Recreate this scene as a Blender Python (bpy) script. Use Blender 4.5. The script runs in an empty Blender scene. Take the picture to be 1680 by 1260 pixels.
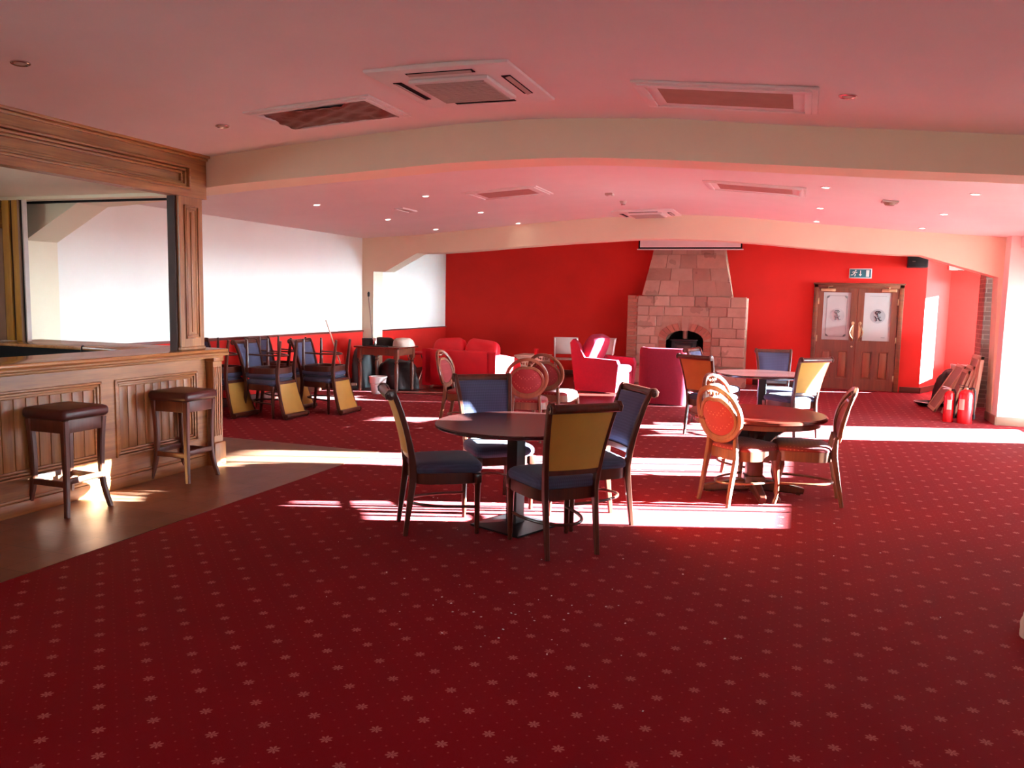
import bpy, bmesh, math, random
from mathutils import Vector, Matrix
random.seed(7)
PI = math.pi
S = bpy.context.scene
COL = S.collection

# ------------------------------------------------------------------ helpers
def lin(c):
    return c / 12.92 if c <= 0.04045 else ((c + 0.055) / 1.055) ** 2.4
def rgb(r, g, b):
    return (lin(r / 255), lin(g / 255), lin(b / 255), 1.0)

class MB:
    """collects shapes into one mesh"""
    def __init__(s):
        s.v = []; s.f = []
    def add(s, vs, fs, m=None):
        o = len(s.v)
        for p in vs:
            p = Vector(p)
            s.v.append(m @ p if m is not None else p)
        s.f += [tuple(i + o for i in f) for f in fs]
    def box(s, x0, x1, y0, y1, z0, z1, b=0.0, m=None):
        if x0 > x1: x0, x1 = x1, x0
        if y0 > y1: y0, y1 = y1, y0
        if z0 > z1: z0, z1 = z1, z0
        if b <= 0:
            vs = [(x0,y0,z0),(x1,y0,z0),(x1,y1,z0),(x0,y1,z0),(x0,y0,z1),(x1,y0,z1),(x1,y1,z1),(x0,y1,z1)]
            s.add(vs, [(0,3,2,1),(4,5,6,7),(0,1,5,4),(1,2,6,5),(2,3,7,6),(3,0,4,7)], m)
            return
        b = min(b, (x1-x0)/2.01, (y1-y0)/2.01, (z1-z0)/2.01)
        bm = bmesh.new()
        bmesh.ops.create_cube(bm, size=1)
        for v in bm.verts:
            v.co = Vector(((x0+x1)/2+v.co.x*(x1-x0), (y0+y1)/2+v.co.y*(y1-y0), (z0+z1)/2+v.co.z*(z1-z0)))
        bmesh.ops.bevel(bm, geom=bm.edges[:], offset=b, segments=2, affect='EDGES', profile=0.5)
        s.bm(bm, m)
    def bm(s, bm, m=None):
        bm.verts.index_update()
        s.add([v.co.copy() for v in bm.verts], [tuple(v.index for v in f.verts) for f in bm.faces], m)
        bm.free()
    def tube(s, pts, rad, n=8, cap=True, sx=1.0, m=None, closed=False):
        pts = [Vector(p) for p in pts]
        k = len(pts)
        rs = rad if isinstance(rad, (list, tuple)) else [rad]*k
        up = None; rings = []
        for i, p in enumerate(pts):
            if closed: t = pts[(i+1) % k]-pts[i-1]
            else: t = (pts[min(i+1,k-1)]-pts[max(i-1,0)])
            t.normalize()
            if up is None:
                a = Vector((0,0,1)) if abs(t.z) < 0.9 else Vector((1,0,0))
                up = (a - t*a.dot(t)).normalized()
            else:
                up = (up - t*up.dot(t)).normalized()
            sd = t.cross(up)
            rings.append([p + (sd*math.cos(2*PI*j/n)*sx + up*math.sin(2*PI*j/n))*rs[i] for j in range(n)])
        vs = [q for r in rings for q in r]
        fs = []
        for i in range(k if closed else k-1):
            a = i*n; b2 = ((i+1) % k)*n
            for j in range(n):
                fs.append((a+j, a+(j+1)%n, b2+(j+1)%n, b2+j))
        if cap and not closed:
            fs.append(tuple(reversed(range(n)))); fs.append(tuple(range((k-1)*n, k*n)))
        s.add(vs, fs, m)
    def sweep(s, pts, w, d, xdir=(1,0,0), m=None):
        """rectangular section swept along pts; w along xdir, d in the other direction (lists allowed)"""
        pts = [Vector(p) for p in pts]; k = len(pts); X = Vector(xdir)
        ws = w if isinstance(w, (list,tuple)) else [w]*k
        ds = d if isinstance(d, (list,tuple)) else [d]*k
        vs = []
        for i, p in enumerate(pts):
            t = (pts[min(i+1,k-1)]-pts[max(i-1,0)]).normalized()
            x = (X - t*X.dot(t)).normalized(); y = t.cross(x)
            c = 0.18
            a, b = ws[i]/2, ds[i]/2; e = min(a,b)*c*2
            for u, v in ((-a+e,-b),(a-e,-b),(a,-b+e),(a,b-e),(a-e,b),(-a+e,b),(-a,b-e),(-a,-b+e)):
                vs.append(p + x*u + y*v)
        fs = []
        for i in range(k-1):
            for j in range(8):
                fs.append((i*8+j, i*8+(j+1)%8, (i+1)*8+(j+1)%8, (i+1)*8+j))
        fs.append(tuple(reversed(range(8)))); fs.append(tuple(range((k-1)*8, k*8)))
        s.add(vs, fs, m)
    def lathe(s, prof, n=24, c=(0,0,0), m=None):
        vs = []; fs = []
        for r, z in prof:
            for j in range(n):
                a = 2*PI*j/n
                vs.append((c[0]+r*math.cos(a), c[1]+r*math.sin(a), c[2]+z))
        for i in range(len(prof)-1):
            for j in range(n):
                fs.append((i*n+j, i*n+(j+1)%n, (i+1)*n+(j+1)%n, (i+1)*n+j))
        if prof[0][0] > 1e-6: fs.append(tuple(reversed(range(n))))
        if prof[-1][0] > 1e-6: fs.append(tuple(range((len(prof)-1)*n, len(prof)*n)))
        s.add(vs, fs, m)
    def prism(s, poly, h, m=None):
        """poly (x,y) counter-clockwise extruded 0..h along z, then m"""
        k = len(poly)
        vs = [(p[0],p[1],0) for p in poly]+[(p[0],p[1],h) for p in poly]
        fs = [tuple(reversed(range(k))), tuple(range(k,2*k))]
        for i in range(k):
            j = (i+1) % k
            fs.append((i, j, k+j, k+i))
        s.add(vs, fs, m)
    def pillow(s, x0, x1, y0, y1, z0, z1, e=0.35, nx=14, ny=14, f=None, m=None, bulge=1.0):
        """cushion: superellipse box, f maps (x,y,z) afterwards"""
        cx, cy, cz = (x0+x1)/2, (y0+y1)/2, (z0+z1)/2
        a, b, c = (x1-x0)/2, (y1-y0)/2, (z1-z0)/2
        def sp(t, p): return math.copysign(abs(t)**p, t)
        vs = []; fs = []
        N, M = nx*2, ny
        for i in range(M+1):
            ph = -PI/2 + PI*i/M
            for j in range(N):
                th = 2*PI*j/N
                x = a*sp(math.cos(ph), e*bulge)*sp(math.cos(th), e)
                y = b*sp(math.cos(ph), e*bulge)*sp(math.sin(th), e)
                z = c*sp(math.sin(ph), 0.9)
                p = Vector((cx+x, cy+y, cz+z))
                vs.append(f(p) if f else p)
        for i in range(M):
            for j in range(N):
                fs.append((i*N+j, i*N+(j+1)%N, (i+1)*N+(j+1)%N, (i+1)*N+j))
        s.add(vs, fs, m)
    def grid(s, P, thick=None, m=None):
        """P[i][j] points -> sheet; thick: normal offset making it solid"""
        R, C = len(P), len(P[0])
        vs = [Vector(q) for r in P for q in r]
        fs = [(i*C+j, i*C+j+1, (i+1)*C+j+1, (i+1)*C+j) for i in range(R-1) for j in range(C-1)]
        if thick:
            nv = len(vs); off = []
            for i in range(R):
                for j in range(C):
                    du = vs[min(i+1,R-1)*C+j]-vs[max(i-1,0)*C+j]
                    dv = vs[i*C+min(j+1,C-1)]-vs[i*C+max(j-1,0)]
                    nn = dv.cross(du)
                    if nn.length < 1e-9: nn = Vector((0,0,1))
                    off.append(vs[i*C+j]+nn.normalized()*thick)
            vs += off
            fs += [tuple(x+nv for x in reversed(f)) for f in fs]
            per = [(0,j) for j in range(C)]+[(i,C-1) for i in range(1,R)]+[(R-1,j) for j in range(C-2,-1,-1)]+[(i,0) for i in range(R-2,0,-1)]
            idx = [i*C+j for i,j in per]
            for a in range(len(idx)):
                b = (a+1) % len(idx)
                fs.append((idx[b], idx[a], idx[a]+nv, idx[b]+nv))
        s.add(vs, fs, m)

def obj(name, mb, mat, parent=None, smooth=True, ang=0.7):
    me = bpy.data.meshes.new(name)
    me.from_pydata([tuple(v) for v in mb.v], [], mb.f)
    bm = bmesh.new(); bm.from_mesh(me)
    bmesh.ops.recalc_face_normals(bm, faces=bm.faces[:])
    bm.to_mesh(me); bm.free()
    if smooth:
        me.shade_smooth(); me.set_sharp_from_angle(angle=ang)
    for mm in (mat if isinstance(mat, (list, tuple)) else [mat]):
        me.materials.append(mm)
    o = bpy.data.objects.new(name, me); COL.objects.link(o)
    if parent is not None: o.parent = parent
    return o
def tag(o, label, cat, group=None, kind=None):
    o['label'] = label; o['category'] = cat
    if group: o['group'] = group
    if kind: o['kind'] = kind
    return o
def thing(name, label, cat, loc=(0,0,0), rot=(0,0,0), group=None):
    o = bpy.data.objects.new(name, None); COL.objects.link(o)
    o.empty_display_size = 0.1
    o.location = loc; o.rotation_euler = rot
    return tag(o, label, cat, group)
def struct(name, mb, mat, parent=None, **k):
    o = obj(name, mb, mat, parent, **k)
    if parent is None: o['kind'] = 'structure'
    return o
def dup(root, loc, rot, label, group=None):
    r = root.copy(); COL.objects.link(r); r.location = loc; r.rotation_euler = rot
    r['label'] = label
    if group: r['group'] = group
    for ch in list(root.children):
        c = ch.copy(); COL.objects.link(c); c.parent = r
        for g in list(ch.children):
            d = g.copy(); COL.objects.link(d); d.parent = c
    return r
def box_obj(name, mat, parent, *a, b=0.0):
    mb = MB(); mb.box(*a, b=b); return obj(name, mb, mat, parent)

# ------------------------------------------------------------------ materials
class NT:
    def __init__(s, name):
        s.m = bpy.data.materials.new(name); s.m.use_nodes = True
        s.t = s.m.node_tree; s.n = s.t.nodes; s.l = s.t.links
        s.b = s.n['Principled BSDF']
    def new(s, typ, **k):
        n = s.n.new(typ)
        for a, v in k.items(): setattr(n, a, v)
        return n
    def link(s, a, b): s.l.new(a, b)
    def val(s, sock, v):
        if hasattr(v, 'is_linked') or isinstance(v, bpy.types.NodeSocket): s.l.new(v, sock)
        else: sock.default_value = v
    def math(s, op, a, b=0.0, c=0.0):
        n = s.new('ShaderNodeMath', operation=op)
        for i, v in enumerate((a, b, c)):
            s.val(n.inputs[i], v)
        return n.outputs[0]
    def mix(s, fac, a, b):
        n = s.new('ShaderNodeMix', data_type='RGBA')
        s.val(n.inputs[0], fac); s.val(n.inputs[6], a); s.val(n.inputs[7], b)
        return n.outputs[2]
    def noise(s, vec, scale, detail=3.0, rough=0.55, dim='3D'):
        n = s.new('ShaderNodeTexNoise')
        if vec is not None: s.link(vec, n.inputs['Vector'])
        n.inputs['Scale'].default_value = scale; n.inputs['Detail'].default_value = detail
        n.inputs['Roughness'].default_value = rough
        return n.outputs['Fac']
    def coord(s, which='Object', scale=(1,1,1), rot=(0,0,0), loc=(0,0,0)):
        t = s.new('ShaderNodeTexCoord'); mp = s.new('ShaderNodeMapping')
        mp.inputs['Scale'].default_value = scale; mp.inputs['Rotation'].default_value = rot
        mp.inputs['Location'].default_value = loc
        s.link(t.outputs[which], mp.inputs['Vector'])
        return mp.outputs[0]
    def ramp(s, fac, stops):
        n = s.new('ShaderNodeValToRGB'); cr = n.color_ramp
        while len(cr.elements) < len(stops): cr.elements.new(0.5)
        for e, (p, c) in zip(cr.elements, stops): e.position = p; e.color = c
        s.link(fac, n.inputs[0]); return n.outputs[0]
    def bump(s, h, strength=0.2, dist=0.01):
        n = s.new('ShaderNodeBump'); n.inputs['Strength'].default_value = strength
        n.inputs['Distance'].default_value = dist
        s.link(h, n.inputs['Height']); s.link(n.outputs[0], s.b.inputs['Normal'])
    def fin(s, col=None, rough=0.5, metal=0.0, spec=0.5, sheen=0.0):
        if col is not None: s.val(s.b.inputs['Base Color'], col)
        s.val(s.b.inputs['Roughness'], rough); s.b.inputs['Metallic'].default_value = metal
        s.b.inputs['Specular IOR Level'].default_value = spec
        if sheen: s.b.inputs['Sheen Weight'].default_value = sheen
        return s.m

def plain(name, c, rough=0.5, metal=0.0, spec=0.5, var=0.06, scale=6.0, bump=0.0):
    t = NT(name)
    v = t.coord('Object')
    n = t.noise(v, scale, 4)
    d = tuple(x*(1-var*2) for x in c[:3])+(1,)
    e = tuple(min(1, x*(1+var)) for x in c[:3])+(1,)
    col = t.ramp(n, [(0.3, d), (0.7, e)])
    if bump: t.bump(t.noise(v, scale*12, 2), bump, 0.003)
    return t.fin(col, rough, metal, spec)
def wood(name, dark, light, axis=2, scale=3.0, rough=0.4, spec=0.5, world=False):
    t = NT(name)
    sc = [14.0, 14.0, 14.0]; sc[axis] = 0.9
    v = t.coord('Object', tuple(sc))
    n1 = t.noise(v, scale, 5, 0.6)
    sc2 = [6.0, 6.0, 6.0]; sc2[axis] = 0.45
    v2 = t.coord('Object', tuple(sc2))
    n2 = t.noise(v2, 1.5, 3, 0.5)
    sc3 = [60.0, 60.0, 60.0]; sc3[axis] = 3.0
    n3 = t.noise(t.coord('Object', tuple(sc3)), 1.6, 2, 0.5)
    f = t.math('ADD', t.math('ADD', t.math('MULTIPLY', n1, 0.4), t.math('MULTIPLY', n2, 0.4)), t.math('MULTIPLY', n3, 0.2))
    col = t.ramp(f, [(0.33, dark), (0.66, light)])
    t.bump(n1, 0.05, 0.002)
    return t.fin(col, rough, 0.0, spec)
def emit(name, c, strength):
    t = NT(name); t.b.inputs['Base Color'].default_value = c
    t.b.inputs['Emission Color'].default_value = c; t.b.inputs['Emission Strength'].default_value = strength
    return t.m

# carpet: flowers on a 0.27 x 0.257 m quincunx with fine dots at thirds
CU, CV = 0.13498, 0.12850
def carpet():
    t = NT('carpet_red')
    g = t.new('ShaderNodeNewGeometry'); sp = t.new('ShaderNodeSeparateXYZ')
    t.link(g.outputs['Position'], sp.inputs[0])
    M = t.math
    u = M('DIVIDE', M('ADD', sp.outputs[0], 2.3711), CU)
    v = M('DIVIDE', M('SUBTRACT', sp.outputs[1], 1.9154), CV)
    i = M('MULTIPLY', M('ADD', u, v), 0.5); j = M('MULTIPLY', M('SUBTRACT', v, u), 0.5)
    def local(k):
        ii = M('MULTIPLY', i, k); jj = M('MULTIPLY', j, k)
        fi = M('SUBTRACT', ii, M('ROUND', ii)); fj = M('SUBTRACT', jj, M('ROUND', jj))
        du = M('MULTIPLY', M('SUBTRACT', fi, fj), CU/k); dv = M('MULTIPLY', M('ADD', fi, fj), CV/k)
        r = M('SQRT', M('ADD', M('MULTIPLY', du, du), M('MULTIPLY', dv, dv)))
        return du, dv, r
    du, dv, r = local(1.0)
    th = M('ARCTAN2', dv, du)
    pet = M('ADD', 0.0205, M('MULTIPLY', M('COSINE', M('MULTIPLY', th, 7.0)), 0.0055))
    m1 = M('MULTIPLY', M('SUBTRACT', pet, r), 400.0); m1 = M('MINIMUM', M('MAXIMUM', m1, 0.0), 1.0)
    hole = M('MINIMUM', M('MAXIMUM', M('MULTIPLY', M('SUBTRACT', 0.0075, M('ABSOLUTE', M('SUBTRACT', r, 0.0085))), 300.0), 0.0), 1.0)
    gap = M('MULTIPLY', hole, M('MULTIPLY', M('LESS_THAN', M('COSINE', M('MULTIPLY', th, 7.0)), -0.25), 0.7))
    m1 = M('MULTIPLY', m1, M('SUBTRACT', 1.0, gap))
    d2u, d2v, r2 = local(3.0)
    m2 = M('MINIMUM', M('MAXIMUM', M('MULTIPLY', M('SUBTRACT', 0.0052, r2), 400.0), 0.0), 1.0)
    pos = t.new('ShaderNodeVectorMath', operation='MULTIPLY'); t.link(g.outputs['Position'], pos.inputs[0])
    pos.inputs[1].default_value = (1, 1, 1)
    big = t.noise(pos.outputs[0], 1.3, 3); fine = t.noise(pos.outputs[0], 260.0, 2)
    base = t.mix(big, rgb(118, 7, 17), rgb(136, 9, 22))
    base = t.mix(M('MULTIPLY', fine, 0.35), base, rgb(82, 2, 9))
    c = t.mix(M('MULTIPLY', m2, 0.38), base, rgb(186, 96, 92))
    c = t.mix(M('MULTIPLY', m1, M('ADD', 0.42, M('MULTIPLY', fine, 0.5))), c, rgb(188, 112, 104))
    t.bump(fine, 0.25, 0.004)
    t.b.inputs['Sheen Weight'].default_value = 0.03; t.b.inputs['Sheen Roughness'].default_value = 0.35
    t.b.inputs['Sheen Tint'].default_value = (1, .8, .78, 1)
    return t.fin(c, 0.8, 0.0, 0.045)
def tile_floor():
    t = NT('floor_wood_tile')
    g = t.new('ShaderNodeNewGeometry')
    v = g.outputs['Position']
    b = t.new('ShaderNodeTexBrick'); t.link(v, b.inputs['Vector'])
    b.offset = 0.0
    b.inputs['Scale'].default_value = 1.0
    b.inputs['Brick Width'].default_value = 0.33; b.inputs['Row Height'].default_value = 0.33
    b.inputs['Mortar Size'].default_value = 0.004; b.inputs['Mortar Smooth'].default_value = 0.3
    b.inputs['Color1'].default_value = rgb(132, 84, 60); b.inputs['Color2'].default_value = rgb(104, 62, 45)
    b.inputs['Mortar'].default_value = rgb(70, 42, 32)
    mp = t.new('ShaderNodeMapping'); t.link(v, mp.inputs[0]); mp.inputs['Scale'].default_value = (2, 14, 1)
    n = t.noise(mp.outputs[0], 2.0, 5, 0.6); n2 = t.noise(v, 3.5, 4)
    c = t.mix(t.math('MULTIPLY', n, 0.55), b.outputs['Color'], rgb(150, 104, 78))
    c = t.mix(t.math('MULTIPLY', n2, 0.5), c, rgb(92, 56, 42))
    t.bump(t.math('ADD', b.outputs['Fac'], t.math('MULTIPLY', n, -0.6)), 0.18, 0.004)
    return t.fin(c, t.math('ADD', 0.26, t.math('MULTIPLY', n2, 0.2)), 0.0, 0.5)
def stone(name, cols, scale=7.0):
    t = NT(name)
    g = t.new('ShaderNodeNewGeometry'); v = t.coord('Object')
    r = t.ramp(g.outputs['Random Per Island'], [(i/(len(cols)-1), c) for i, c in enumerate(cols)])
    n = t.noise(v, scale, 6, 0.65); n2 = t.noise(v, 2.2, 3)
    c = t.mix(t.math('MULTIPLY', n, 0.7), r, rgb(140, 106, 92))
    c = t.mix(t.math('MULTIPLY', t.math('GREATER_THAN', n2, 0.62), 0.35), c, rgb(86, 60, 52))
    t.bump(n, 0.5, 0.02)
    return t.fin(c, 0.9, 0, 0.2)
def brickmat(name, c1, c2, mort, w=0.22, h=0.075):
    t = NT(name)
    v = t.coord('Object', (1,1,1))
    sp = t.new('ShaderNodeSeparateXYZ'); t.link(v, sp.inputs[0])
    cb = t.new('ShaderNodeCombineXYZ')
    t.link(t.math('ADD', sp.outputs[0], sp.outputs[1]), cb.inputs[0]); t.link(sp.outputs[2], cb.inputs[1])
    b = t.new('ShaderNodeTexBrick'); t.link(cb.outputs[0], b.inputs['Vector'])
    b.inputs['Scale'].default_value = 1.0
    b.inputs['Brick Width'].default_value = w; b.inputs['Row Height'].default_value = h
    b.inputs['Mortar Size'].default_value = 0.006
    b.inputs['Color1'].default_value = c1; b.inputs['Color2'].default_value = c2; b.inputs['Mortar'].default_value = mort
    n = t.noise(v, 9, 5)
    c = t.mix(t.math('MULTIPLY', n, 0.4), b.outputs['Color'], c2)
    t.bump(t.math('ADD', b.outputs['Fac'], t.math('MULTIPLY', n, -0.3)), 0.5, 0.01)
    return t.fin(c, 0.9, 0, 0.2)
def fabric(name, c1, c2, kind='weave', rough=0.85):
    t = NT(name)
    v = t.coord('Object')
    if kind == 'weave':
        sp = t.new('ShaderNodeSeparateXYZ'); t.link(v, sp.inputs[0])
        w = t.math('ADD', t.math('SINE', t.math('MULTIPLY', sp.outputs[0], 420.0)), t.math('SINE', t.math('MULTIPLY', sp.outputs[2], 300.0)))
        f = t.math('ADD', 0.5, t.math('MULTIPLY', w, 0.15))
        c = t.mix(f, c1, c2); n = t.noise(v, 120, 2)
        t.bump(n, 0.15, 0.002)
    else:  # small dots
        vr = t.new('ShaderNodeTexVoronoi', feature='F1'); vr.inputs['Randomness'].default_value = 0.0
        t.link(t.coord('Object', (1,1,1), (0.0, 0.78, 0.0)), vr.inputs['Vector']); vr.inputs['Scale'].default_value = 34.0
        m = t.math('LESS_THAN', vr.outputs['Distance'], 0.19)
        n = t.noise(v, 30, 3)
        c = t.mix(t.math('MULTIPLY', m, 0.75), t.mix(n, c1, tuple(x*0.8 for x in c1[:3])+(1,)), c2)
        t.bump(n, 0.15, 0.002)
    return t.fin(c, rough, 0, 0.25, sheen=0.15)
def glassy(name):
    t = NT(name)
    tr = t.new('ShaderNodeBsdfTransparent'); gl = t.new('ShaderNodeBsdfGlossy'); gl.inputs['Roughness'].default_value = 0.02
    mx = t.new('ShaderNodeMixShader'); mx.inputs[0].default_value = 0.07
    t.link(tr.outputs[0], mx.inputs[1]); t.link(gl.outputs[0], mx.inputs[2])
    t.link(mx.outputs[0], t.n['Material Output'].inputs['Surface'])
    return t.m

M_carpet = carpet(); M_tile = tile_floor()
M_dance = wood('floor_dance_wood', rgb(66, 22, 18), rgb(96, 36, 28), 0, 2.0, 0.3)
M_ceil = plain('ceiling_paint', rgb(238, 230, 224), 0.55, 0, 0.3, 0.015, 2.0)
M_beam = plain('cream_paint', rgb(240, 224, 194), 0.6, 0, 0.3, 0.015, 2.0)
M_white = plain('wall_white', rgb(244, 236, 224), 0.75, 0, 0.25, 0.012, 1.5)
M_red = plain('wall_red', rgb(214, 34, 24), 0.7, 0, 0.3, 0.03, 2.0, 0.05)
M_whitepl = plain('white_plastic', rgb(238, 232, 226), 0.45, 0, 0.5, 0.02)
M_greypl = plain('grey_panel', rgb(190, 170, 158), 0.6, 0, 0.4, 0.04)
M_oak = wood('oak_bar', rgb(116, 66, 30), rgb(186, 122, 66), 1, 2.4, 0.38)
M_oakv = wood('oak_bar_upright', rgb(114, 64, 28), rgb(180, 116, 62), 2, 2.4, 0.38)
M_oakt = wood('oak_bar_top', rgb(124, 72, 38), rgb(188, 126, 74), 1, 2.0, 0.16)
M_gold = wood('sunlit_wood', rgb(150, 96, 24), rgb(196, 138, 44), 2, 2.0, 0.4)  # sunlight on the left bar post put into the wood colour
M_mah = wood('mahogany', rgb(52, 20, 13), rgb(92, 40, 24), 2, 2.2, 0.3)
M_mahx = wood('mahogany_top', rgb(70, 24, 16), rgb(104, 38, 25), 0, 2.0, 0.22)
M_darktop = wood('dark_top', rgb(44, 19, 18), rgb(66, 30, 26), 0, 2.0, 0.25)
M_stool = wood('stool_wood', rgb(72, 34, 22), rgb(112, 58, 38), 2, 2.2, 0.35)
M_balloon = wood('balloon_wood', rgb(86, 42, 27), rgb(134, 76, 50), 2, 2.2, 0.33)
M_door = wood('door_wood', rgb(96, 44, 28), rgb(138, 72, 46), 2, 2.2, 0.4)
M_doorx = wood('door_frame_wood', rgb(92, 44, 26), rgb(138, 76, 46), 0, 2.0, 0.4)
M_blue = fabric('blue_fabric', rgb(52, 48, 70), rgb(78, 78, 104))
M_vinyl = plain('gold_vinyl', rgb(182, 132, 54), 0.5, 0, 0.4, 0.05, 5)
M_ovinyl = plain('backlit_vinyl', rgb(176, 100, 44), 0.5, 0, 0.4, 0.05, 5)  # gold vinyl recoloured orange for a back lit from behind
M_redfab = fabric('red_dotted_fabric', rgb(134, 32, 36), rgb(184, 104, 86), 'dots')
M_leather = plain('brown_leather', rgb(76, 32, 28), 0.33, 0, 0.5, 0.08, 20, 0.1)
M_sofa = plain('red_leather_sofa', rgb(218, 14, 34), 0.5, 0, 0.4, 0.04, 5)
M_arm = plain('crimson_fabric', rgb(142, 27, 50), 0.85, 0, 0.25, 0.05, 30, 0.1)
M_black = plain('black_metal', rgb(26, 22, 24), 0.45, 0.3, 0.5, 0.1)
M_edge = plain('dark_edge_wood', rgb(62, 34, 26), 0.65, 0, 0.3, 0.08)
M_doorp = wood('door_panel_wood', rgb(116, 58, 36), rgb(158, 90, 58), 2, 2.2, 0.4)
M_dark = plain('dark_void', rgb(18, 14, 14), 0.8, 0, 0.2)
M_chrome = plain('chrome', rgb(205, 200, 195), 0.2, 1.0)
M_brass = plain('brass', rgb(220, 192, 150), 0.28, 1.0)
M_stone = stone('sandstone', [rgb(184, 142, 122), rgb(206, 168, 146), rgb(164, 120, 102), rgb(214, 178, 156), rgb(190, 134, 110)])
M_redbrick = stone('red_brick', [rgb(176, 100, 80), rgb(196, 116, 92), rgb(160, 88, 72)], 12)
M_mortar = plain('mortar', rgb(176, 140, 120), 0.95, 0, 0.1, 0.08, 14, 0.3)
M_brick = brickmat('brown_brick', rgb(132, 98, 86), rgb(112, 80, 72), rgb(160, 132, 118))
M_skirt = plain('skirting_paint', rgb(150, 112, 92), 0.5, 0, 0.4, 0.04)
M_skirtd = plain('skirting_wood', rgb(84, 34, 22), 0.45, 0, 0.4, 0.05)
M_capw = plain('dado_cap_wood', rgb(110, 44, 34), 0.4, 0, 0.4, 0.05)
M_glass = glassy('window_glass')
M_lamp = emit('lamp_glow', (1.0, 0.9, 0.78, 1), 26.0)
M_frost = plain('etched_glass', rgb(196, 196, 190), 0.4, 0, 0.5, 0.03, 3)
M_frostd = plain('etched_dark', rgb(120, 120, 118), 0.5, 0, 0.4, 0.03)
M_signg = plain('sign_teal', rgb(52, 108, 116), 0.4, 0, 0.4, 0.02)
M_signw = plain('sign_white', rgb(236, 232, 220), 0.4, 0, 0.4, 0.02)
M_ext = plain('extinguisher_red', rgb(206, 20, 24), 0.25, 0, 0.6, 0.02)
M_label = plain('cream_label', rgb(232, 214, 190), 0.5, 0, 0.4, 0.03)
M_board = wood('board_wood', rgb(172, 132, 106), rgb(212, 172, 144), 2, 2.0, 0.5)
M_boardd = wood('board_dark', rgb(118, 88, 74), rgb(152, 118, 100), 2, 2.0, 0.5)
M_bag = plain('black_plastic_bag', rgb(34, 28, 28), 0.5, 0, 0.5, 0.1, 14, 0.4)
M_foil = plain('brown_film', rgb(120, 62, 54), 0.28, 0.35, 0.6, 0.2, 9, 0.5)
M_cloth = plain('pale_cloth', rgb(222, 198, 180), 0.85, 0, 0.2, 0.06, 20, 0.2)
M_coat = plain('dark_coat', rgb(52, 40, 36), 0.8, 0, 0.2, 0.15, 16, 0.3)
M_purple = plain('purple_print', rgb(70, 26, 66), 0.4, 0, 0.4, 0.05)

# ------------------------------------------------------------------ the room
XL, XR, XRB = -7.68, 3.1, 3.6          # left wall, right wall, right wall of the bay beyond the far arch
YN, YB = -5.0, 16.9                    # rear wall (behind the photographer), far wall
CP = [(-7.9,2.65),(-7.68,2.66),(-6.6,2.71),(-5.15,2.83),(-4.36,2.895),(-3.5,2.955),(-2.7,2.995),(-2.1,3.005),(-1.6,2.985),(-1.0,2.95),(-.25,2.87),(.6,2.79),(1.4,2.715),(2.5,2.63),(3.1,2.58),(3.9,2.52)]
def zc(x):
    for (a, za), (b, zb) in zip(CP, CP[1:]):
        if a <= x <= b: return za+(zb-za)*(x-a)/(b-a)
    return CP[0][1] if x < CP[0][0] else CP[-1][1]
xs = sorted(set([a for a, b in CP]+[i*0.2-7.8 for i in range(59)]))

mb = MB(); mb.box(-7.9, 4.0, YN-.2, 19.4, -0.3, 0.0)
struct('floor', mb, M_carpet, smooth=False)
mb = MB(); mb.box(XL, -4.09, YN, 7.38, -0.05, 0.003)
struct('floor_wood_area', mb, M_tile, smooth=False)
mb = MB(); mb.box(XL, -2.3, 12.1, YB, -0.05, 0.005)
struct('floor_dance_area', mb, M_dance, smooth=False)
# ceiling: solid following the profile
mb = MB()
poly = [(x, zc(x)) for x in xs]+[(xs[-1], 3.4), (xs[0], 3.4)]
mb.prism(list(reversed(poly)), 19.6-(YN-.2), Matrix(((1,0,0,0),(0,0,1,YN-.2),(0,1,0,0),(0,0,0,1))))
struct('ceiling', mb, M_ceil, ang=0.5)
# left wall, white above a red dado with a wooden cap
WINL = [(0.4,3.7,1.15,2.40)]  # unseen window added behind the bar to brighten soffit and near pier
def holed(x0, x1, ya, yb, wins, zt):
    m = MB(); y = ya
    for (a, b, z0, z1) in sorted(wins):
        m.box(x0, x1, y, a, 0, zt)
        if z0 > 0.03: m.box(x0, x1, a, b, 0, z0)
        m.box(x0, x1, a, b, z1, zt); y = b
    m.box(x0, x1, y, yb, 0, zt); return m
struct('wall_left', holed(XL-.2, XL, YN-.2, 19.4, WINL, 3.3), M_white, smooth=False)
mb = MB(); mb.box(XL, XL+.014, 6.9, 13.2, 0, 0.95); mb.box(XL, XL+.014, 13.5, YB, 0, 0.94)
struct('trim_1', mb, M_red, smooth=False)
mb = MB(); mb.box(XL, XL+.035, 6.9, 13.2, 0.95, 0.985, .006); mb.box(XL, XL+.035, 13.5, YB, 0.94, 0.965, .006)
struct('trim_2', mb, M_capw)
mb = MB(); mb.box(XL, XL+.03, 6.9, 13.2, 0, 0.12, .006); mb.box(XL, XL+.03, 13.5, YB, 0, 0.12, .006)
struct('baseboard_left', mb, M_skirtd)
# rear wall behind the photographer
mb = MB(); mb.box(-7.9, 4.0, YN-.25, YN, 0, 3.3)
struct('wall_rear', mb, M_white, smooth=False)
# far wall (red)
mb = MB(); mb.box(-7.9, 2.12, YB, YB+.25, 0, 3.3)
struct('wall_far', mb, M_red, smooth=False)
mb = MB()
mb.box(XL, -3.5, YB-.025, YB, 0, 0.11, .006); mb.box(-0.9, 0.13, YB-.025, YB, 0, 0.11, .006); mb.box(1.78, 2.12, YB-.025, YB, 0, 0.11, .006)
struct('baseboard_far', mb, M_skirtd)
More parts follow.
